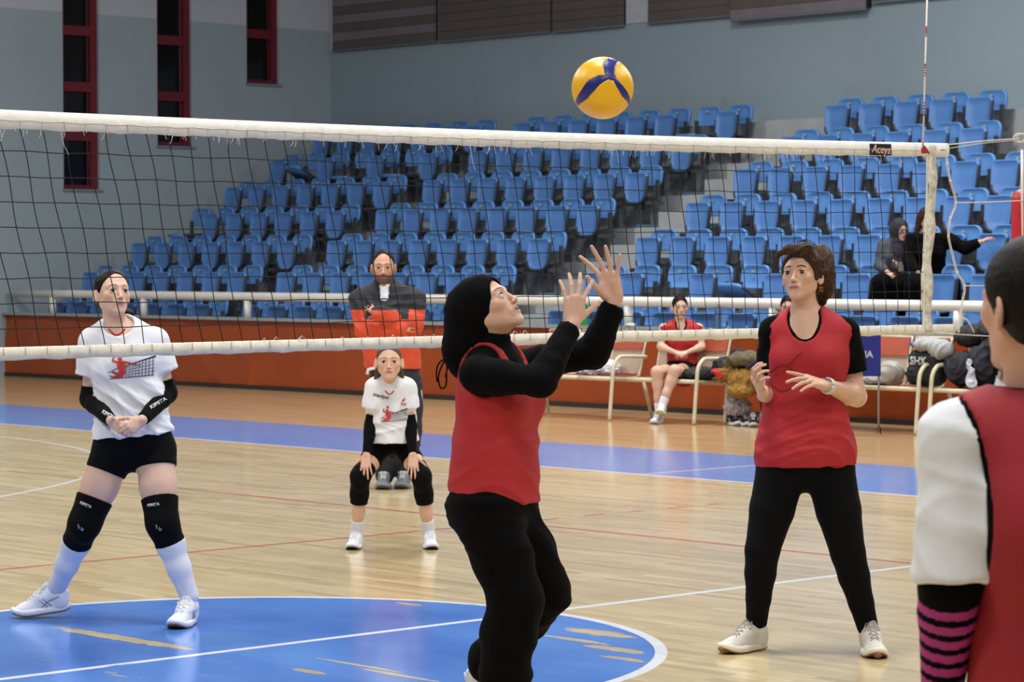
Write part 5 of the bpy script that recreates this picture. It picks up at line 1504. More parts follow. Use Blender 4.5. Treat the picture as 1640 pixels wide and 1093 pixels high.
# ---- player nearest the camera, seen from behind at the right edge
def foreground():
    Y = 4.8
    J = standing(Y, pelvis=(1716, 1210, .02), waist=(1714, 1040, .02), chest=(1706, 830), neck=(1656, 648, .02), head=(1650, 490, -.0),
                 shL=(1532, 706, .0), shR=(1830, 700, .0), elL=(1521, 935, -.03), elR=(1850, 930, 0), wrL=(1508, 1120, .06), wrR=(1850, 1140, .05),
                 hipR=(1780, 1250), hipL=(1650, 1250), knR=(1780, 1560), knL=(1640, 1560), anR=(1780, 1860), anL=(1640, 1860))
    for sd in 'LR': J['an'+sd][2] = .09; J['kn'+sd][2] = .47
    J['fwd'] = nrm([-.45, .9, 0]); J['fwdp'] = nrm([-.1, 1, 0])
    D = dict(hip=.165, waist=.140, bust=.150, trap=.045, arm=.050, thigh=.09, calf=.058, ankle=.04)
    o = thing('person', (J['pelvis'][0], Y, 0), 'dark-haired player in red vest over white shirt, seen from behind at right edge', 'person')
    R = aim(118, 2, 0); hc = J['head']; hs = 1.02
    lo, hi = std_fields(J)
    F = Field(lo, hi, .009, fine=[(hc+V3(-.06, 0, -.02), .09, .0032)])
    torso_sdf(F, J, D)
    F.cone(J['neck']-V3(0, 0, .03), hc+R@V3(0, -.02, -.06), .056, .056, .03)
    for sd in 'LR':
        arm_sdf(F, J, D, sd); leg_sdf(F, J, D, sd)
        hand_sdf(F, J['wr'+sd], V3(0, .1, -1), V3(-1 if sd == 'L' else 1, 0, 0), 1 if sd == 'R' else -1)
    head_sdf(F, hc, R, hs)
    finish(F, 'body', M_skin, o, tint=skin_tint(hc, R, hs, (206, 160, 138)))
    F = Field(*bounds([hc], .2), .0045)
    hair_cap(F, hc, R, hs, .012, top=.088, low=-.085, sideback=.020)
    finish(F, 'hair', H_dark, o, disp=lambda V, n: folds(V, .002, 5, 4.0, (.3, .2, 1)))
    F = Field(lo, hi, .008)
    torso_sdf(F, J, D, .012, lower=False); F.cut(J['pelvis'], V3(0, 0, -1))
    for sd in 'LR':
        sh, el = J['sh'+sd], J['el'+sd]
        F.cone(sh, el+V3(0, 0, .01), .064, .070, .04, clips=[(el+V3(0, 0, .005), V3(.08, 0, -1))])
    F.cone(J['neck']-V3(0, 0, .02), J['neck']+V3(0, .01, .03), .075, .068, .02)
    F.cone(J['neck']+V3(0, .0, .035), J['neck']+V3(0, .0, .12), .058, .07, .004, op='sub')
    finish(F, 'white_t_shirt', mat('thick_white_jersey', (226, 228, 234), rough=.8, var=.03, bump=.2, bscale=500), o, disp=lambda V, n: folds(V, .007, 51, .9, (.4, .1, .9)), sm=2)
    hemc = J['elL']; el = J['elL']
    # red vest with black binding
    def vestfield(g, h, c=0.0):
        F = Field(lo, hi, h)
        torso_sdf(F, J, D, .026+g, lower=False, flare=.012)
        F.cone(J['pelvis']-V3(0, 0, .10), J['waist'], .190+g, .166+g, .04, J['fwdp'], .76)
        F.cut(J['pelvis']-V3(0, 0, .05), V3(0, 0, -1))
        for sd in 'LR':
            F.ell(at(1484 if sd == 'L' else 1900, 832, Y), [.106-c, .30, .26-c], None, .004, 'sub')
        F.cone(J['neck']+V3(0, .0, .01), J['neck']+V3(0, .0, .12), .074-c, .10, .004, op='sub')
        return F
    finish(vestfield(0, .008), 'red_vest', mat('red_mesh_vest_near', (156, 22, 36), rough=.7, var=.06, weave=.3, wscale=420), o, disp=lambda V, n: folds(V, .006, 55, .7, (.3, .1, 1))*np.clip((J['chest'][2]-V[:, 2])*4, 0, 1))
    finish(vestfield(-.004, .007, .009).cut(J['chest']-V3(0, 0, .16), V3(0, 0, -1)), 'black_binding', M_blk, o)
    # striped arm sleeve
    pink, blk = mat('magenta_stripe', (168, 44, 132), rough=.8), M_blk
    F = Field(*bounds([J['elL'], J['wrL']], .10), .004)
    for sd in 'L': arm_sdf(F, J, D, sd, .010, .90, 1.98)
    V, Q = F.surface(); V = relax(V, Q, 1)
    d = nrm(J['wrL']-J['elL']); fz = (V[Q].mean(1)-J['elL'])@d; top = .030
    ph = (fz-top)/.0305
    mi = ((fz > top) & ((ph % 1) < .56)).astype(int)
    mesh('striped_sleeve', V, Q, None, o, mats=[blk, pink], fmat=mi)
    F = Field(*bounds([J['pelvis'], J['knR'], J['knL'], J['anR'], J['anL']], .19), .012)
    torso_sdf(F, J, D, .008); F.cut(lerp(J['pelvis'], J['waist'], .5), V3(0, 0, 1))
    for sd in 'LR': leg_sdf(F, J, D, sd, .010, 0, 2.0)
    finish(F, 'black_leggings', M_leg, o)
    for sd in 'LR':
        a = J['an'+sd]; shoe_at(o, a, (0, 1), .26, M_shoew, M_shoew, laces=M_lace)
foreground()
# ================================================================ BENCH CHAIRS ALONG THE BARRIER
M_cream = mat('cream_enamel', (206, 198, 172), rough=.35, var=.06)
M_padr = mat('brick_red_pad', (170, 78, 54), rough=.5, var=.08)
M_mesh = mat('beige_backrest', (176, 156, 138), rough=.7, var=.05, bump=.3, bscale=120)
M_seatp = mat('brown_seat_pad', (140, 78, 58), rough=.55)
def t_of(px, s_): return float((on_s(px, 690, s_)[:2]-C0)@UC)
def bench(t_left, n, label, pitch=.50, left_arm=True, right_arm=True, sF=13.78, left_legs=True):
    sR, zs = sF+.40, .435
    o = thing('waiting_chairs', W(14, t_left-n*pitch/2, 0), label, 'chairs', 'linked chairs along the orange barrier')
    for i in range(n):
        t0 = t_left-i*pitch-.012; t1 = t_left-(i+1)*pitch+.012; tm = (t0+t1)/2
        se = bpy.data.objects.new('chair_seat', None); se.location = W(sF, tm, zs); COL.objects.link(se); adopt(se, o)
        MB().box(sF+.03, sR, t1+.03, t0-.03, zs-.012, zs+.010, T=CT, bev=.006).build('seat_pad', M_seatp, se)
        f = MB()
        f.tube([W(sF, t0, zs-.01), W(sF, t1, zs-.01)], .022, 8)
        for t in (t0-.012, t1+.012):
            f.tube(curve_pts([W(sF, t, zs), W(sF+.2, t, zs-.012), W(sR-.02, t, zs+.0), W(sR+.03, t, zs+.05), W(sR+.09, t, zs+.28), W(sR+.14, t, zs+.46)], 4), .013, 7)
        f.tube([W(sR+.14, t0-.012, zs+.46), W(sR+.14, t1+.012, zs+.46)], .013, 7)
        f.tube([W(sR+.09, t0-.012, zs+.27), W(sR+.09, t1+.012, zs+.27)], .010, 7)
        f.build('seat_frame', M_cream, se, smooth=True)
        def back(z0, z1, th, m, nm):
            v = []; 
            for (z, _) in ((z0, 0), (z1, 0)):
                so = sR+.03+(z-.05)*.26
                v += [W(so-th, t0-.02, zs+z), W(so-th, t1+.02, zs+z), W(so+.006, t1+.02, zs+z), W(so+.006, t0-.02, zs+z)]
            MB().add(v, [(0, 3, 2, 1), (4, 5, 6, 7), (0, 1, 5, 4), (1, 2, 6, 5), (2, 3, 7, 6), (3, 0, 4, 7)]).build(nm, m, se)
        back(.03, .255, .006, M_mesh, 'lower_backrest'); back(.28, .45, .022, M_padr, 'upper_back_pad')
    ends = []
    if left_arm: ends.append(t_left+.02)
    if right_arm: ends.append(t_left-n*pitch-.02)
    for t in ends:
        MB().tube(curve_pts([W(sF-.06, t, .012), W(sF-.02, t, .42), W(sF, t, .56), W(sF+.06, t, .635), W(sF+.14, t, .655), W(sR+.08, t, .64)], 6), .020, 8).build('arm_leg', M_cream, o, smooth=True)
        MB().tube([W(sR+.16, t, .012), W(sR+.02, t, zs-.01)], .018, 8).build('rear_leg', M_cream, o, smooth=True)
    for t in (t_left+.02, t_left-n*pitch-.02):
        if t not in ends and (left_legs or t < t_left):
            MB().tube([W(sF, t, .012), W(sF+.04, t, zs-.01)], .018, 8).build('front_leg', M_cream, o, smooth=True)
            MB().tube([W(sR+.16, t, .012), W(sR+.02, t, zs-.01)], .018, 8).build('rear_leg', M_cream, o, smooth=True)
    MB().tube([W(sR-.02, t_left+.02, zs-.035), W(sR-.02, t_left-n*pitch-.02, zs-.035)], .02, 8).build('beam', M_cream, o, smooth=True)
    return o
SA, SBn, SCn = 13.66, 13.76, 14.08
tA = t_of(983, SA)+.02; tB = t_of(1118, SBn)+.02; tC0 = t_of(1138, SBn+.05)-.02; tC = t_of(1473, SCn)+.02
bench(tA+3*.5, 3, 'linked cream chairs with red pads behind the setter, holding the white towel', left_arm=False, sF=SA)
bench(tB+1.0, 2, 'pair of linked cream chairs where the seated player in red sits', left_arm=False, sF=SBn, left_legs=False)
bench(tC0, 5, 'linked cream chairs partly hidden behind the woman in red vest', pitch=(tC0-tC)/5, sF=SCn)
bench(t_of(1493, SCn)-.02, 4, 'linked cream chairs at the far right under the dark bags', sF=SCn)

# soft heaps
def heap(name, label, cat, blobs, m, seed, amp=.02, h=.010, k=.03, cut=None, wrinkle=1.0, colors=None):
    o = None
    P = [b[0] for b in blobs]
    F = Field(*bounds(P, .28), h)
    for (c, r) in blobs: F.ell(c, r, None, k)
    if cut is not None: F.cut(cut, V3(0, 0, -1), .006)
    q, V, Q = finish(F, name, m, None, disp=lambda V, n: folds(V, amp, seed, wrinkle)); tag(q, label, cat); return q
def C3(s, t, z): return np.array(W(s, t, z))
M_towel = mat('white_towel', (216, 218, 226), rough=.9, var=.04, bump=.3, bscale=200)
heap('towel', 'crumpled white towel on the chair seat just right of the setter', 'towel',
     [(C3(13.95, 10.92, .50), [.14, .13, .06]), (C3(13.97, 10.72, .52), [.12, .10, .09]), (C3(13.96, 11.1, .475), [.10, .08, .045])], M_towel, 3, .035, .008, cut=C3(14, 11, .45), wrinkle=1.6)
M_bj = mat('black_quilted', (20, 21, 25), rough=.7, var=.2, bump=.4, bscale=30)
heap('black_jacket', 'black jacket spread on the seat right beside the seated player', 'jacket',
     [(C3(13.92, 9.42, .50), [.17, .16, .07]), (C3(14.10, 9.22, .56), [.14, .12, .12]), (C3(14.16, 9.1, .66), [.10, .1, .10])], M_bj, 6, .03, .010, cut=C3(14, 9, .452))
heap('olive_jacket', 'mottled olive brown jacket on top of the mustard coat', 'jacket',
     [(C3(14.0, 8.86, .66), [.19, .17, .09]), (C3(14.06, 8.62, .66), [.16, .15, .09]), (C3(14.0, 9.02, .60), [.12, .12, .08])], mat('olive_mottled', (92, 84, 62), rough=.85, var=.35, vscale=26), 9, .035, .008)
heap('mustard_coat', 'mustard coat sagging over the chair front beside the black jacket', 'coat',
     [(C3(14.0, 9.02, .50), [.19, .18, .08]), (C3(13.94, 8.80, .46), [.19, .18, .11]), (C3(13.98, 8.55, .52), [.17, .18, .15]), (C3(13.88, 8.80, .36), [.16, .20, .08])], mat('mustard_cloth', (142, 104, 40), rough=.9, var=.15, bump=.3), 12, .05, .009, wrinkle=1.3)
heap('dark_coat', 'dark plum coat hung over the chair back behind the mustard coat', 'coat',
     [(C3(14.30, 8.52, .78), [.20, .20, .15]), (C3(14.26, 8.28, .66), [.18, .18, .18])], mat('plum_black', (26, 22, 30), rough=.85, var=.2), 15, .03)
heap('red_bag', 'red cloth poking out under the mustard coat', 'bag', [(C3(13.86, 8.32, .36), [.14, .13, .06]), (C3(13.84, 9.02, .51), [.07, .07, .05])][:1], mat('red_cloth', (176, 42, 40), rough=.8), 17, .02)
heap('red_cloth', 'small red cloth between black jacket and mustard coat', 'cloth', [(C3(13.86, 9.14, .53), [.05, .08, .035]), (C3(13.84, 9.06, .50), [.04, .05, .05])], mat('red_cloth', (176, 42, 40)), 19, .04)
MB_ = MB().tube(curve_pts([C3(13.80, 8.66, .58), C3(13.78, 8.54, .64), C3(13.80, 8.44, .68)], 4), .022, 6)
tag(MB_.build('navy_strap', mat('navy_strap', (30, 34, 70), rough=.7), None, True), 'short navy strap lying across the mustard coat', 'strap')
bgs = thing('shoe_bag', C3(13.95, 9.0, 0), 'clear carrier bag of black and white shoes on the floor under chairs', 'bag')
for i, (t, s_, a) in enumerate(((9.10, 13.93, .1), (8.98, 13.95, .1), (8.80, 13.95, -.2))):
    hh = C3(s_+.08, t, .004); shoe(bgs, hh, hh+V3(.05+a*.3, -.22, 0), (0, 0, 1), .25, mat('black_shoe', (28, 28, 34), rough=.6, var=.3), M_shoew, laces=M_lace, accents=M_lace)
F = Field(*bounds([C3(13.98, 8.93, .16)], .24), .008)
F.ell(C3(13.98, 8.95, .17), [.15, .12, .10], None, .02); F.ell(C3(13.98, 8.92, .26), [.07, .07, .05], None, .04); F.cut(C3(13.98, 8.9, .10), V3(0, 0, -1))
finish(F, 'plastic_bag', mat('crinkled_plastic', (150, 140, 146), rough=.3, var=.25, vscale=20, bump=.6), bgs, disp=lambda V, n: folds(V, .04, 23, 2.0))
# white sleeve cloth under the sign, dark bags at the right end
heap('grey_towel', 'pale grey towel on the chair seat behind the blue sign', 'towel', [(C3(14.32, t_of(1425, 14.3), .56), [.13, .12, .11]), (C3(14.26, t_of(1410, 14.3), .49), [.16, .14, .05])], mat('pale_grey_towel', (176, 174, 166), rough=.9), 25, .03, cut=C3(14, 7, .45))
bag = thing('sports_bag', C3(14.26, 6.84, .45), 'black sports bag lettered SHK on the chair left of the curved armrests', 'bag')
TB = t_of(1484, 14.28)
F = Field(*bounds([C3(14.28, TB, .62)], .30), .008)
for z in (.56, .70): F.cone(C3(14.28, TB+.10, z), C3(14.28, TB-.10, z), .115-.02*(z > .6), .115-.02*(z > .6), .03)
F.cut(C3(14, 6.6, .452), V3(0, 0, -1), .01)
bb, _, _ = finish(F, 'bag_body', mat('black_bag', (14, 15, 18), rough=.7, bump=.3), bag, disp=lambda V, n: folds(V, .012, 27, 1.2))
bo = at(1474, 579, C3(14.17, TB+.08, 0)[1]); exd = nrm(UC[0]*V3(-1, 0, 0)*0+np.array([-UC[0], -UC[1], 0]))
decal_text('lettering', bb, 'SHK', .105, bo, exd, (0, 0, 1), (VC[0], VC[1], 0), mat('bag_letter', (190, 194, 200)), bb, bold=.004)
heap('grey_hoodie', 'light grey folded top on the black lettered bag', 'top', [(C3(14.3, TB-.02, .84), [.17, .17, .07]), (C3(14.28, TB-.18, .80), [.13, .14, .10])], mat('light_grey_cloth', (166, 168, 172), rough=.9), 29, .03)
heap('blue_cloth', 'small bright blue object beside the grey top', 'cloth', [(C3(14.25, TB+.14, .84), [.03, .03, .025])], mat('bright_blue', (40, 88, 190), rough=.5), 2, .0, .006)
heap('dark_bags', 'heap of navy and black coats behind the curved armrests', 'coats', [(C3(14.32, TB-.42, .62), [.2, .2, .17]), (C3(14.34, TB-.62, .66), [.18, .2, .2]), (C3(14.4, TB-.8, .84), [.2, .22, .14]), (C3(14.3, TB-1.1, .7), [.2, .2, .25])], mat('navy_black_cloth', (24, 26, 38), rough=.8, var=.35, vscale=5, bump=.4), 33, .05, .012, wrinkle=.8, cut=C3(14, 6, .452))
heap('rucksack', 'black padded rucksack on top of the coats at right', 'bag', [(C3(14.45, TB-.40, .92), [.18, .17, .12]), (C3(14.5, TB-.62, .96), [.2, .2, .13]), (C3(14.4, TB-.9, .86), [.2, .18, .2])], M_bj, 35, .03, .012)
heap('white_scarf', 'narrow pale scarf hanging down the heap of coats', 'scarf', [(C3(14.14, TB-.60, .66), [.03, .04, .07]), (C3(14.12, TB-.64, .58), [.03, .05, .07]), (C3(14.10, TB-.66, .50), [.05, .09, .05])], mat('pale_scarf', (178, 182, 194), rough=.9), 37, .03, .007)
heap('floor_strap_bag', 'dark strappy bag on the floor at the right, beside the white sleeve', 'bag', [(C3(13.6, 5.75, .10), [.12, .12, .10])], M_bj, 39, .03)
# blue sign on a wheeled stand
sg = thing('blue_sign', on_z(1407, 695), 'dark blue sign with white letters on a thin wheeled pole', 'sign')
sp_ = on_z(1407, 695); sy = sp_[1]
MB().tube([Vector(sp_)+Vector((0, 0, .05)), Vector(sp_)+Vector((0, 0, .95))], .010, 8).build('pole', mat('chrome_pole', (150, 154, 162), rough=.3, metal=.6), sg, smooth=True)
zs0, zs1 = at(1400, 603, sy)[2], at(1400, 535, sy)[2]; xs0, xs1 = at(1345, 600, sy)[0], at(1410, 600, sy)[0]
MB().box(xs0, xs1, sy-.03, sy-.012, zs0, zs1, bev=.003).build('board', mat('sign_blue', (16, 26, 120), rough=.5), sg)
text_mesh('lettering', 'VODINA', .085, mat('sign_letter', (170, 176, 196), rough=.6), sg, Matrix.Translation((at(1369, 568, sy)[0], sy-.032, at(1366, 568, sy)[2])) @ Matrix.Rotation(math.pi/2, 4, 'X'), bold=.003)
for q in (-1, 1):
    MB().tube([Vector(sp_)+Vector((q*.012, 0, .03)), Vector(sp_)+Vector((q*.016+.006, 0, .03))], .028, 14).build('castor', M_dark, sg, smooth=True)
MB().tube([Vector(sp_)+Vector((0, 0, .05)), Vector(sp_)+Vector((-.45, .1, .05))], .010, 8).build('base_bar', M_steel, sg)
MB().tube([Vector(sp_)+Vector((-.45, .1, .03)), Vector(sp_)+Vector((-.43, .1, .03))], .028, 14).build('castor', M_dark, sg)
# bottles on the ledge
def bottle(px, s_, h, r, m, label, cap=None):
    t = (on_s(px, 505, s_)[:2]-C0)@UC; b = W(s_, t, .917)
    o = thing('bottle', b, label, 'bottle')
    pr_ = [(0, 0), (r*.92, 0), (r, .01), (r, h*.68), (r*.75, h*.80), (r*.36, h*.88), (r*.36, h*.93)]
    v = []; f = []
    for (rr_, z) in pr_:
        for k in range(16): v.append(b+Vector((max(rr_, .0005)*math.cos(k*math.pi/8), max(rr_, .0005)*math.sin(k*math.pi/8), z)))
    for i in range(len(pr_)-1):
        for k in range(16): f.append((i*16+k, i*16+(k+1) % 16, (i+1)*16+(k+1) % 16, (i+1)*16+k))
    mesh('bottle_body', v, f, m, o)
    MB().tube([b+Vector((0, 0, h*.92)), b+Vector((0, 0, h))], r*.42, 10).build('cap', cap or M_white, o, smooth=True)
bottle(936, 15.2, .27, .037, mat('green_plastic', (40, 150, 52), rough=.35), 'green drinks bottle on the ledge behind the raised hands')
gp = mat('clear_plastic', (176, 196, 214), rough=.08, var=.02)
gp.node_tree.nodes['Principled BSDF'].inputs['Transmission Weight'].default_value = .9
bottle(1150, 15.2, .29, .040, gp, 'clear water bottle on the ledge right of the seated player', mat('clear_cap', (200, 206, 214)))
bottle(1010, 15.16, .04, .06, mat('clear_cap', (200, 206, 214)), 'flat white lid lying on the ledge by a railing post')
heap('red_glove', 'small dark red cloth on the ledge left of the raised hands', 'cloth', [(C3(14.3, 11.25, .93), [.07, .05, .025])], mat('dark_red_cloth', (120, 16, 30), rough=.8), 3, .01, .006)

# ---------------------------------------------------------------- people on the bench and in the stand
def seated(label, J, D, hs, R, skin, garments, hairf, look, shoes=None, tint=None, h=.010, hands=(), base=None, face=True, name='person', k=.04):
    o = thing(name, (J['pelvis'][0], J['pelvis'][1], base if base is not None else 0), label, 'person')
    lo, hi = std_fields(J); hc = J['head']
    F = Field(lo, hi, h, fine=[(hc, .12, .0045)])
    torso_sdf(F, J, D, k=k)
    F.cone(J['neck']-V3(0, 0, .03), hc+R@V3(0, -.02, -.06), .05*hs, .048*hs, .03)
    for sd in 'LR': arm_sdf(F, J, D, sd); leg_sdf(F, J, D, sd)
    head_sdf(F, hc, R, hs, ears=tint != 'hood')
    for (sd, d, n, side, sc) in hands: hand_sdf(F, J['wr'+sd], nrm(d), nrm(n), side, sc, curl=(.6, .6, .6, .6))
    finish(F, 'body', M_skin, o, tint=skin_tint(hc, R, hs, skin, browgain=.8))
    eyes_obj(o, hc, R, hs, look)
    garments(o, J, D, lo, hi); hairf(o, hc, R, hs)
    return o
def bench_player():
    Y = 27.15; S_ = 4307.3/Y
    J = standing(Y, pelvis=(1093, 594, .15), waist=(1092, 570, .14), chest=(1091, 543, .12), neck=(1090, 519, .10), head=(1089, 492, .07),
                 shR=(1063, 526, .10), shL=(1119, 526, .10), elR=(1058, 556, .06), elL=(1124, 556, .06), wrR=(1080, 564, -.16), wrL=(1102, 564, -.16),
                 hipR=(1080, 597, .12), hipL=(1104, 597, .12), knR=(1052, 596, -.26), knL=(1080, 594, -.30), anR=(1056, 662, -.20), anL=(1060, 652, -.34))
    J['fwd'] = nrm([-.3, -1, 0]); J['fwdp'] = nrm([-.3, -1, 0])
    D = dict(hip=.150, waist=.120, bust=.135, trap=.038, arm=.043, thigh=.086, calf=.055, ankle=.036, breast=.6)
    def g(o, J, D, lo, hi):
        F = Field(lo, hi, .009); torso_sdf(F, J, D, .022, lower=False)
        for sd in 'LR':
            sh = J['sh'+sd]; out = nrm((sh-J['neck'])*V3(1, 1, 0)); F.cone(sh+out*.01+V3(0, 0, .05), sh+out*.03-V3(0, 0, .08), .055, .055, .005, op='sub')
        F.ell(J['neck']+V3(0, -.09, .01), [.06, .09, .09], None, .005, 'sub')
        finish(F, 'red_tank_top', mat('red_jersey', (178, 34, 40), rough=.7), o, disp=lambda V, n: folds(V, .01, 3))
        F = Field(lo, hi, .007); torso_sdf(F, J, D, .010, lower=False)
        for sd in 'LR':
            sh = J['sh'+sd]; out = nrm((sh-J['neck'])*V3(1, 1, 0)); F.cone(sh+out*.01+V3(0, 0, .05), sh+out*.03-V3(0, 0, .08), .043, .043, .005, op='sub')
        F.ell(J['neck']+V3(0, -.09, .01), [.046, .09, .078], None, .005, 'sub'); F.cut(J['chest'], V3(0, 0, -1))
        finish(F, 'black_trim', M_blk, o)
        F = Field(lo, hi, .009); torso_sdf(F, J, D, .012); F.cut(lerp(J['pelvis'], J['waist'], .7), V3(0, 0, 1))
        for sd in 'LR': leg_sdf(F, J, D, sd, .012, 0, .5)
        finish(F, 'black_shorts', M_leg, o)
        for sd in 'LR': legpiece(o, J, D, sd, 1.74, 2.0, .007, 'ankle_sock', M_sock, h=.006)
        shoe_at(o, J['anR'], (-.4, -.9), .25, M_shoew, M_shoew, laces=M_lace)
        h2 = J['anL']+V3(.012, .055, -.095); shoe(o, h2, h2+V3(-.05, -.24, .04), (0, -.3, 1), .25, M_shoew, M_shoew, laces=M_lace, out_m=mat('sole_yellow', (190, 186, 130)))
    def hf(o, hc, R, hs):
        F = Field(*bounds([hc], .18), .006); hair_cap(F, hc, R, hs, .008, front=.068, top=.094); F.ell(hc+R@V3(0, -.09, .07), [.035]*3, None, .02); finish(F, 'hair', H_dark, o)
    seated('seated player in red and black tank top with bare legs on the bench', J, D, .98, aim(-84, 0), (206, 168, 150), g, hf, nrm(V3(.2, -1, 0)), hands=(('R', (.8, -.3, -.2), (0, -.6, .8), -1, .85), ('L', (-.8, -.3, -.2), (0, -.6, .8), 1, .85)), base=.44)
bench_player()
def hidden_sitter():
    Y = 27.4
    J = standing(Y, pelvis=(1250, 594, .15), waist=(1252, 570, .14), chest=(1256, 545, .12), neck=(1262, 520, .10), head=(1262, 492, .07),
                 shR=(1236, 527, .10), shL=(1284, 527, .10), elR=(1232, 556, .06), elL=(1290, 556, .06), wrR=(1243, 570, -.16), wrL=(1270, 570, -.16),
                 hipR=(1240, 597, .12), hipL=(1264, 597, .12), knR=(1226, 600, -.3), knL=(1262, 600, -.3), anR=(1226, 668, -.22), anL=(1262, 668, -.24))
    J['fwd'] = nrm([-.2, -1, 0]); J['fwdp'] = nrm([-.2, -1, 0])
    D = dict(hip=.150, waist=.125, bust=.135, trap=.04, arm=.043, thigh=.082, calf=.055, ankle=.036)
    def g(o, J, D, lo, hi):
        F = Field(lo, hi, .010); torso_sdf(F, J, D, .012); 
        for sd in 'LR': arm_sdf(F, J, D, sd, .01, 0, 1.9); leg_sdf(F, J, D, sd, .012, 0, 2.0)
        F.cut(J['neck']+V3(0, 0, -.01), V3(0, 0, 1)); finish(F, 'dark_tracksuit', M_blk, o, disp=lambda V, n: folds(V, .01, 3))
        for sd in 'LR':
            shoe_at(o, J['an'+sd], (-.4, -.9), .25, M_shoew, M_shoew, laces=M_lace)
    def hf(o, hc, R, hs):
        F = Field(*bounds([hc], .18), .006); hair_cap(F, hc, R, hs, .008, front=.066, top=.092); finish(F, 'hair', H_dark, o)
    seated('sitter in dark clothes and white shoes mostly hidden behind the right-hand woman', J, D, .98, aim(-100, -4), (200, 160, 142), g, hf, nrm(V3(-.2, -1, 0)), base=.44)
hidden_sitter()
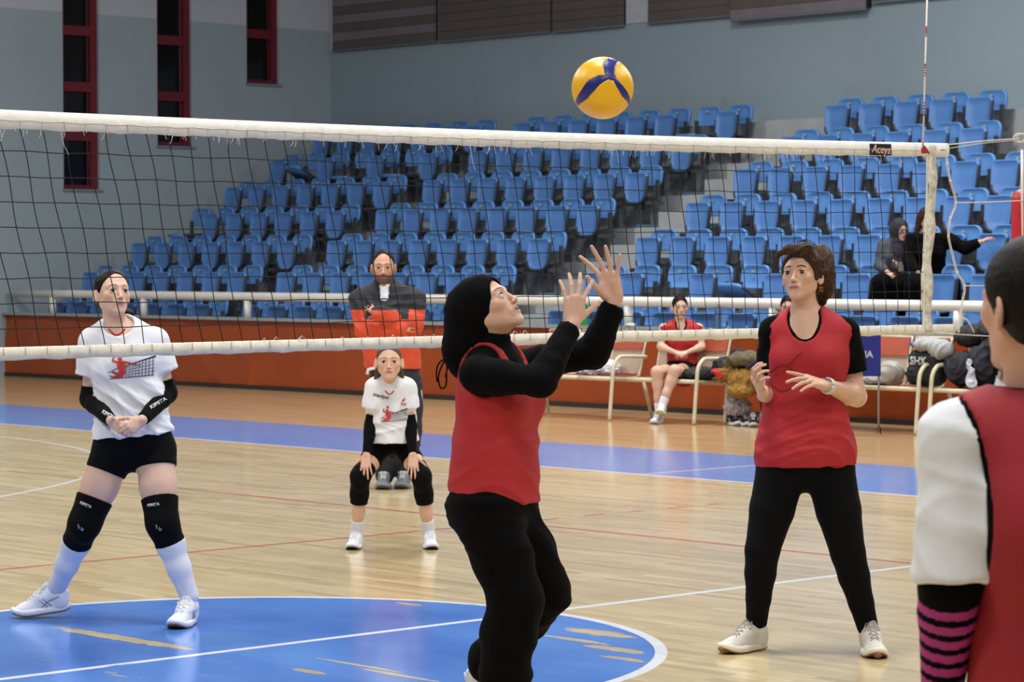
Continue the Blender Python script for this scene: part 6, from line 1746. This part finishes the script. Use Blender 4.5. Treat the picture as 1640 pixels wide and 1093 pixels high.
def spectator_hijab():
    q = on_s(1438, 425, 16.35); Y = q[1]
    J = standing(Y, pelvis=(1432, 452, .10), waist=(1433, 432, .08), chest=(1434, 410, .06), neck=(1438, 388, .04), head=(1441, 369, .0),
                 shR=(1415, 395, .06), shL=(1456, 395, .06), elR=(1408, 425, .0), elL=(1460, 425, .0), wrR=(1421, 436, -.18), wrL=(1438, 428, -.2),
                 hipR=(1422, 458, .08), hipL=(1442, 458, .08), knR=(1412, 455, -.36), knL=(1446, 455, -.36), anR=(1412, 497, -.30), anL=(1446, 497, -.30))
    J['fwd'] = nrm([.2, -1, 0]); J['fwdp'] = nrm([.1, -1, 0])
    D = dict(hip=.150, waist=.130, bust=.135, trap=.04, arm=.045, thigh=.085, calf=.055, ankle=.036, breast=.6)
    def g(o, J, D, lo, hi):
        F = Field(lo, hi, .011); torso_sdf(F, J, D, .02)
        for sd in 'LR': arm_sdf(F, J, D, sd, .018, 0, 1.9)
        F.cut(J['neck']+V3(0, 0, .05), V3(0, 0, 1)); finish(F, 'grey_coat', mat('charcoal_grey_coat', (62, 66, 74), rough=.85), o, disp=lambda V, n: folds(V, .012, 3))
        F = Field(lo, hi, .011)
        for sd in 'LR': leg_sdf(F, J, D, sd, .03, 0, 2.0, loose=.02)
        finish(F, 'black_skirt', M_blk, o, disp=lambda V, n: folds(V, .012, 3))
        F = Field(lo, hi, .010); F.cone(J['neck']+V3(0, -.06, 0), J['waist']+V3(.0, -.15, .02), .075, .07, .03, V3(0, 1, 0), .4); F.cone(J['neck'], J['chest']+V3(0, -.02, .03), .10, .12, .03)
        finish(F, 'scarf_front', mat('plum_scarf', (38, 36, 50), rough=.85), o, disp=lambda V, n: folds(V, .012, 6))
        MB().box(-.028, .028, -.006, .006, -.055, .055, T=lambda p: p+Vector(J['wrL'])+Vector((.02, -.09, .0)), bev=.004).build('phone', mat('pale_phone', (150, 130, 128), rough=.3), o)
    def hf(o, hc, R, hs):
        F = Field(*bounds([hc], .20), .006)
        F.ell(hc+R@V3(0, -.02, .02), [.098, .112, .112], R, 0); F.cone(hc+R@V3(0, -.03, -.06), J['neck'], .085, .10, .03)
        F.ell(hc+R@V3(0, .10, -.02), [.058, .09, .086], R, .006, 'sub'); finish(F, 'headscarf', mat('plum_scarf', (38, 36, 50)), o, disp=lambda V, n: folds(V, .008, 8))
        for q in (-1, 1):
            MB().tube([Vector(hc+R@(V3(q*.032+.020*math.cos(a), .092, -.002+.016*math.sin(a))*hs)) for a in np.linspace(0, 2*math.pi, 14)], .0016, 4).build('spectacle_rim', M_dark, o)
    seated('spectator in plum headscarf and grey coat sitting in the stand', J, D, .96, aim(-62, -4), (196, 160, 140), g, hf, nrm(V3(.4, -1, 0)), hands=(('R', (.4, -.6, -.4), (-.3, -.5, .6), -1, .85), ('L', (-.2, -.7, .3), (.8, -.3, .2), 1, .85)), tint='hood', h=.012, base=.8)
spectator_hijab()
def spectator_black():
    q = on_s(1490, 425, 16.35); Y = q[1]
    J = standing(Y, pelvis=(1488, 455, .10), waist=(1488, 430, .06), chest=(1487, 402, .02), neck=(1487, 376, .0), head=(1485, 351, -.02),
                 shR=(1461, 385, .02), shL=(1515, 383, .02), elR=(1455, 418, -.05), elL=(1546, 398, -.06), wrR=(1470, 438, -.25), wrL=(1570, 388, -.10),
                 hipR=(1476, 460, .08), hipL=(1502, 460, .08), knR=(1466, 456, -.36), knL=(1520, 456, -.36), anR=(1466, 500, -.30), anL=(1522, 500, -.30))
    J['fwd'] = nrm([-.1, -1, 0]); J['fwdp'] = nrm([0, -1, 0])
    D = dict(hip=.165, waist=.145, bust=.155, trap=.045, arm=.055, thigh=.095, calf=.058, ankle=.04, breast=.6)
    def g(o, J, D, lo, hi):
        F = Field(lo, hi, .011); torso_sdf(F, J, D, .02)
        for sd in 'LR': arm_sdf(F, J, D, sd, .020, 0, 1.95); leg_sdf(F, J, D, sd, .03, 0, 2.0, loose=.02)
        F.cut(J['neck']+V3(0, 0, .02), V3(0, 0, 1)); finish(F, 'black_outfit', M_blk, o, disp=lambda V, n: folds(V, .012, 3))
    def hf(o, hc, R, hs):
        F = Field(*bounds([hc], .20), .006); hair_cap(F, hc, R, hs, .012, front=.062, top=.090)
        F.cone(hc+V3(-.06, .03, .0), hc+V3(-.105, .03, -.14), .05, .03, .03); F.cone(hc+V3(.05, .04, 0), hc+V3(.07, .05, -.12), .04, .025, .03)
        finish(F, 'hair', hair_mat('auburn_hair', (44, 24, 20), (84, 44, 34)), o, disp=lambda V, n: folds(V, .006, 8, 2))
    seated('spectator in black with one arm stretched along the seats in the stand', J, D, .98, aim(-70, -6), (190, 150, 132), g, hf, nrm(V3(.2, -1, -.1)), hands=(('L', (.9, -.1, .45), (0, -.2, 1), -1, .95), ('R', (.2, -.8, -.3), (0, -.4, 1), 1, .9)), h=.012, base=.8)
spectator_black()
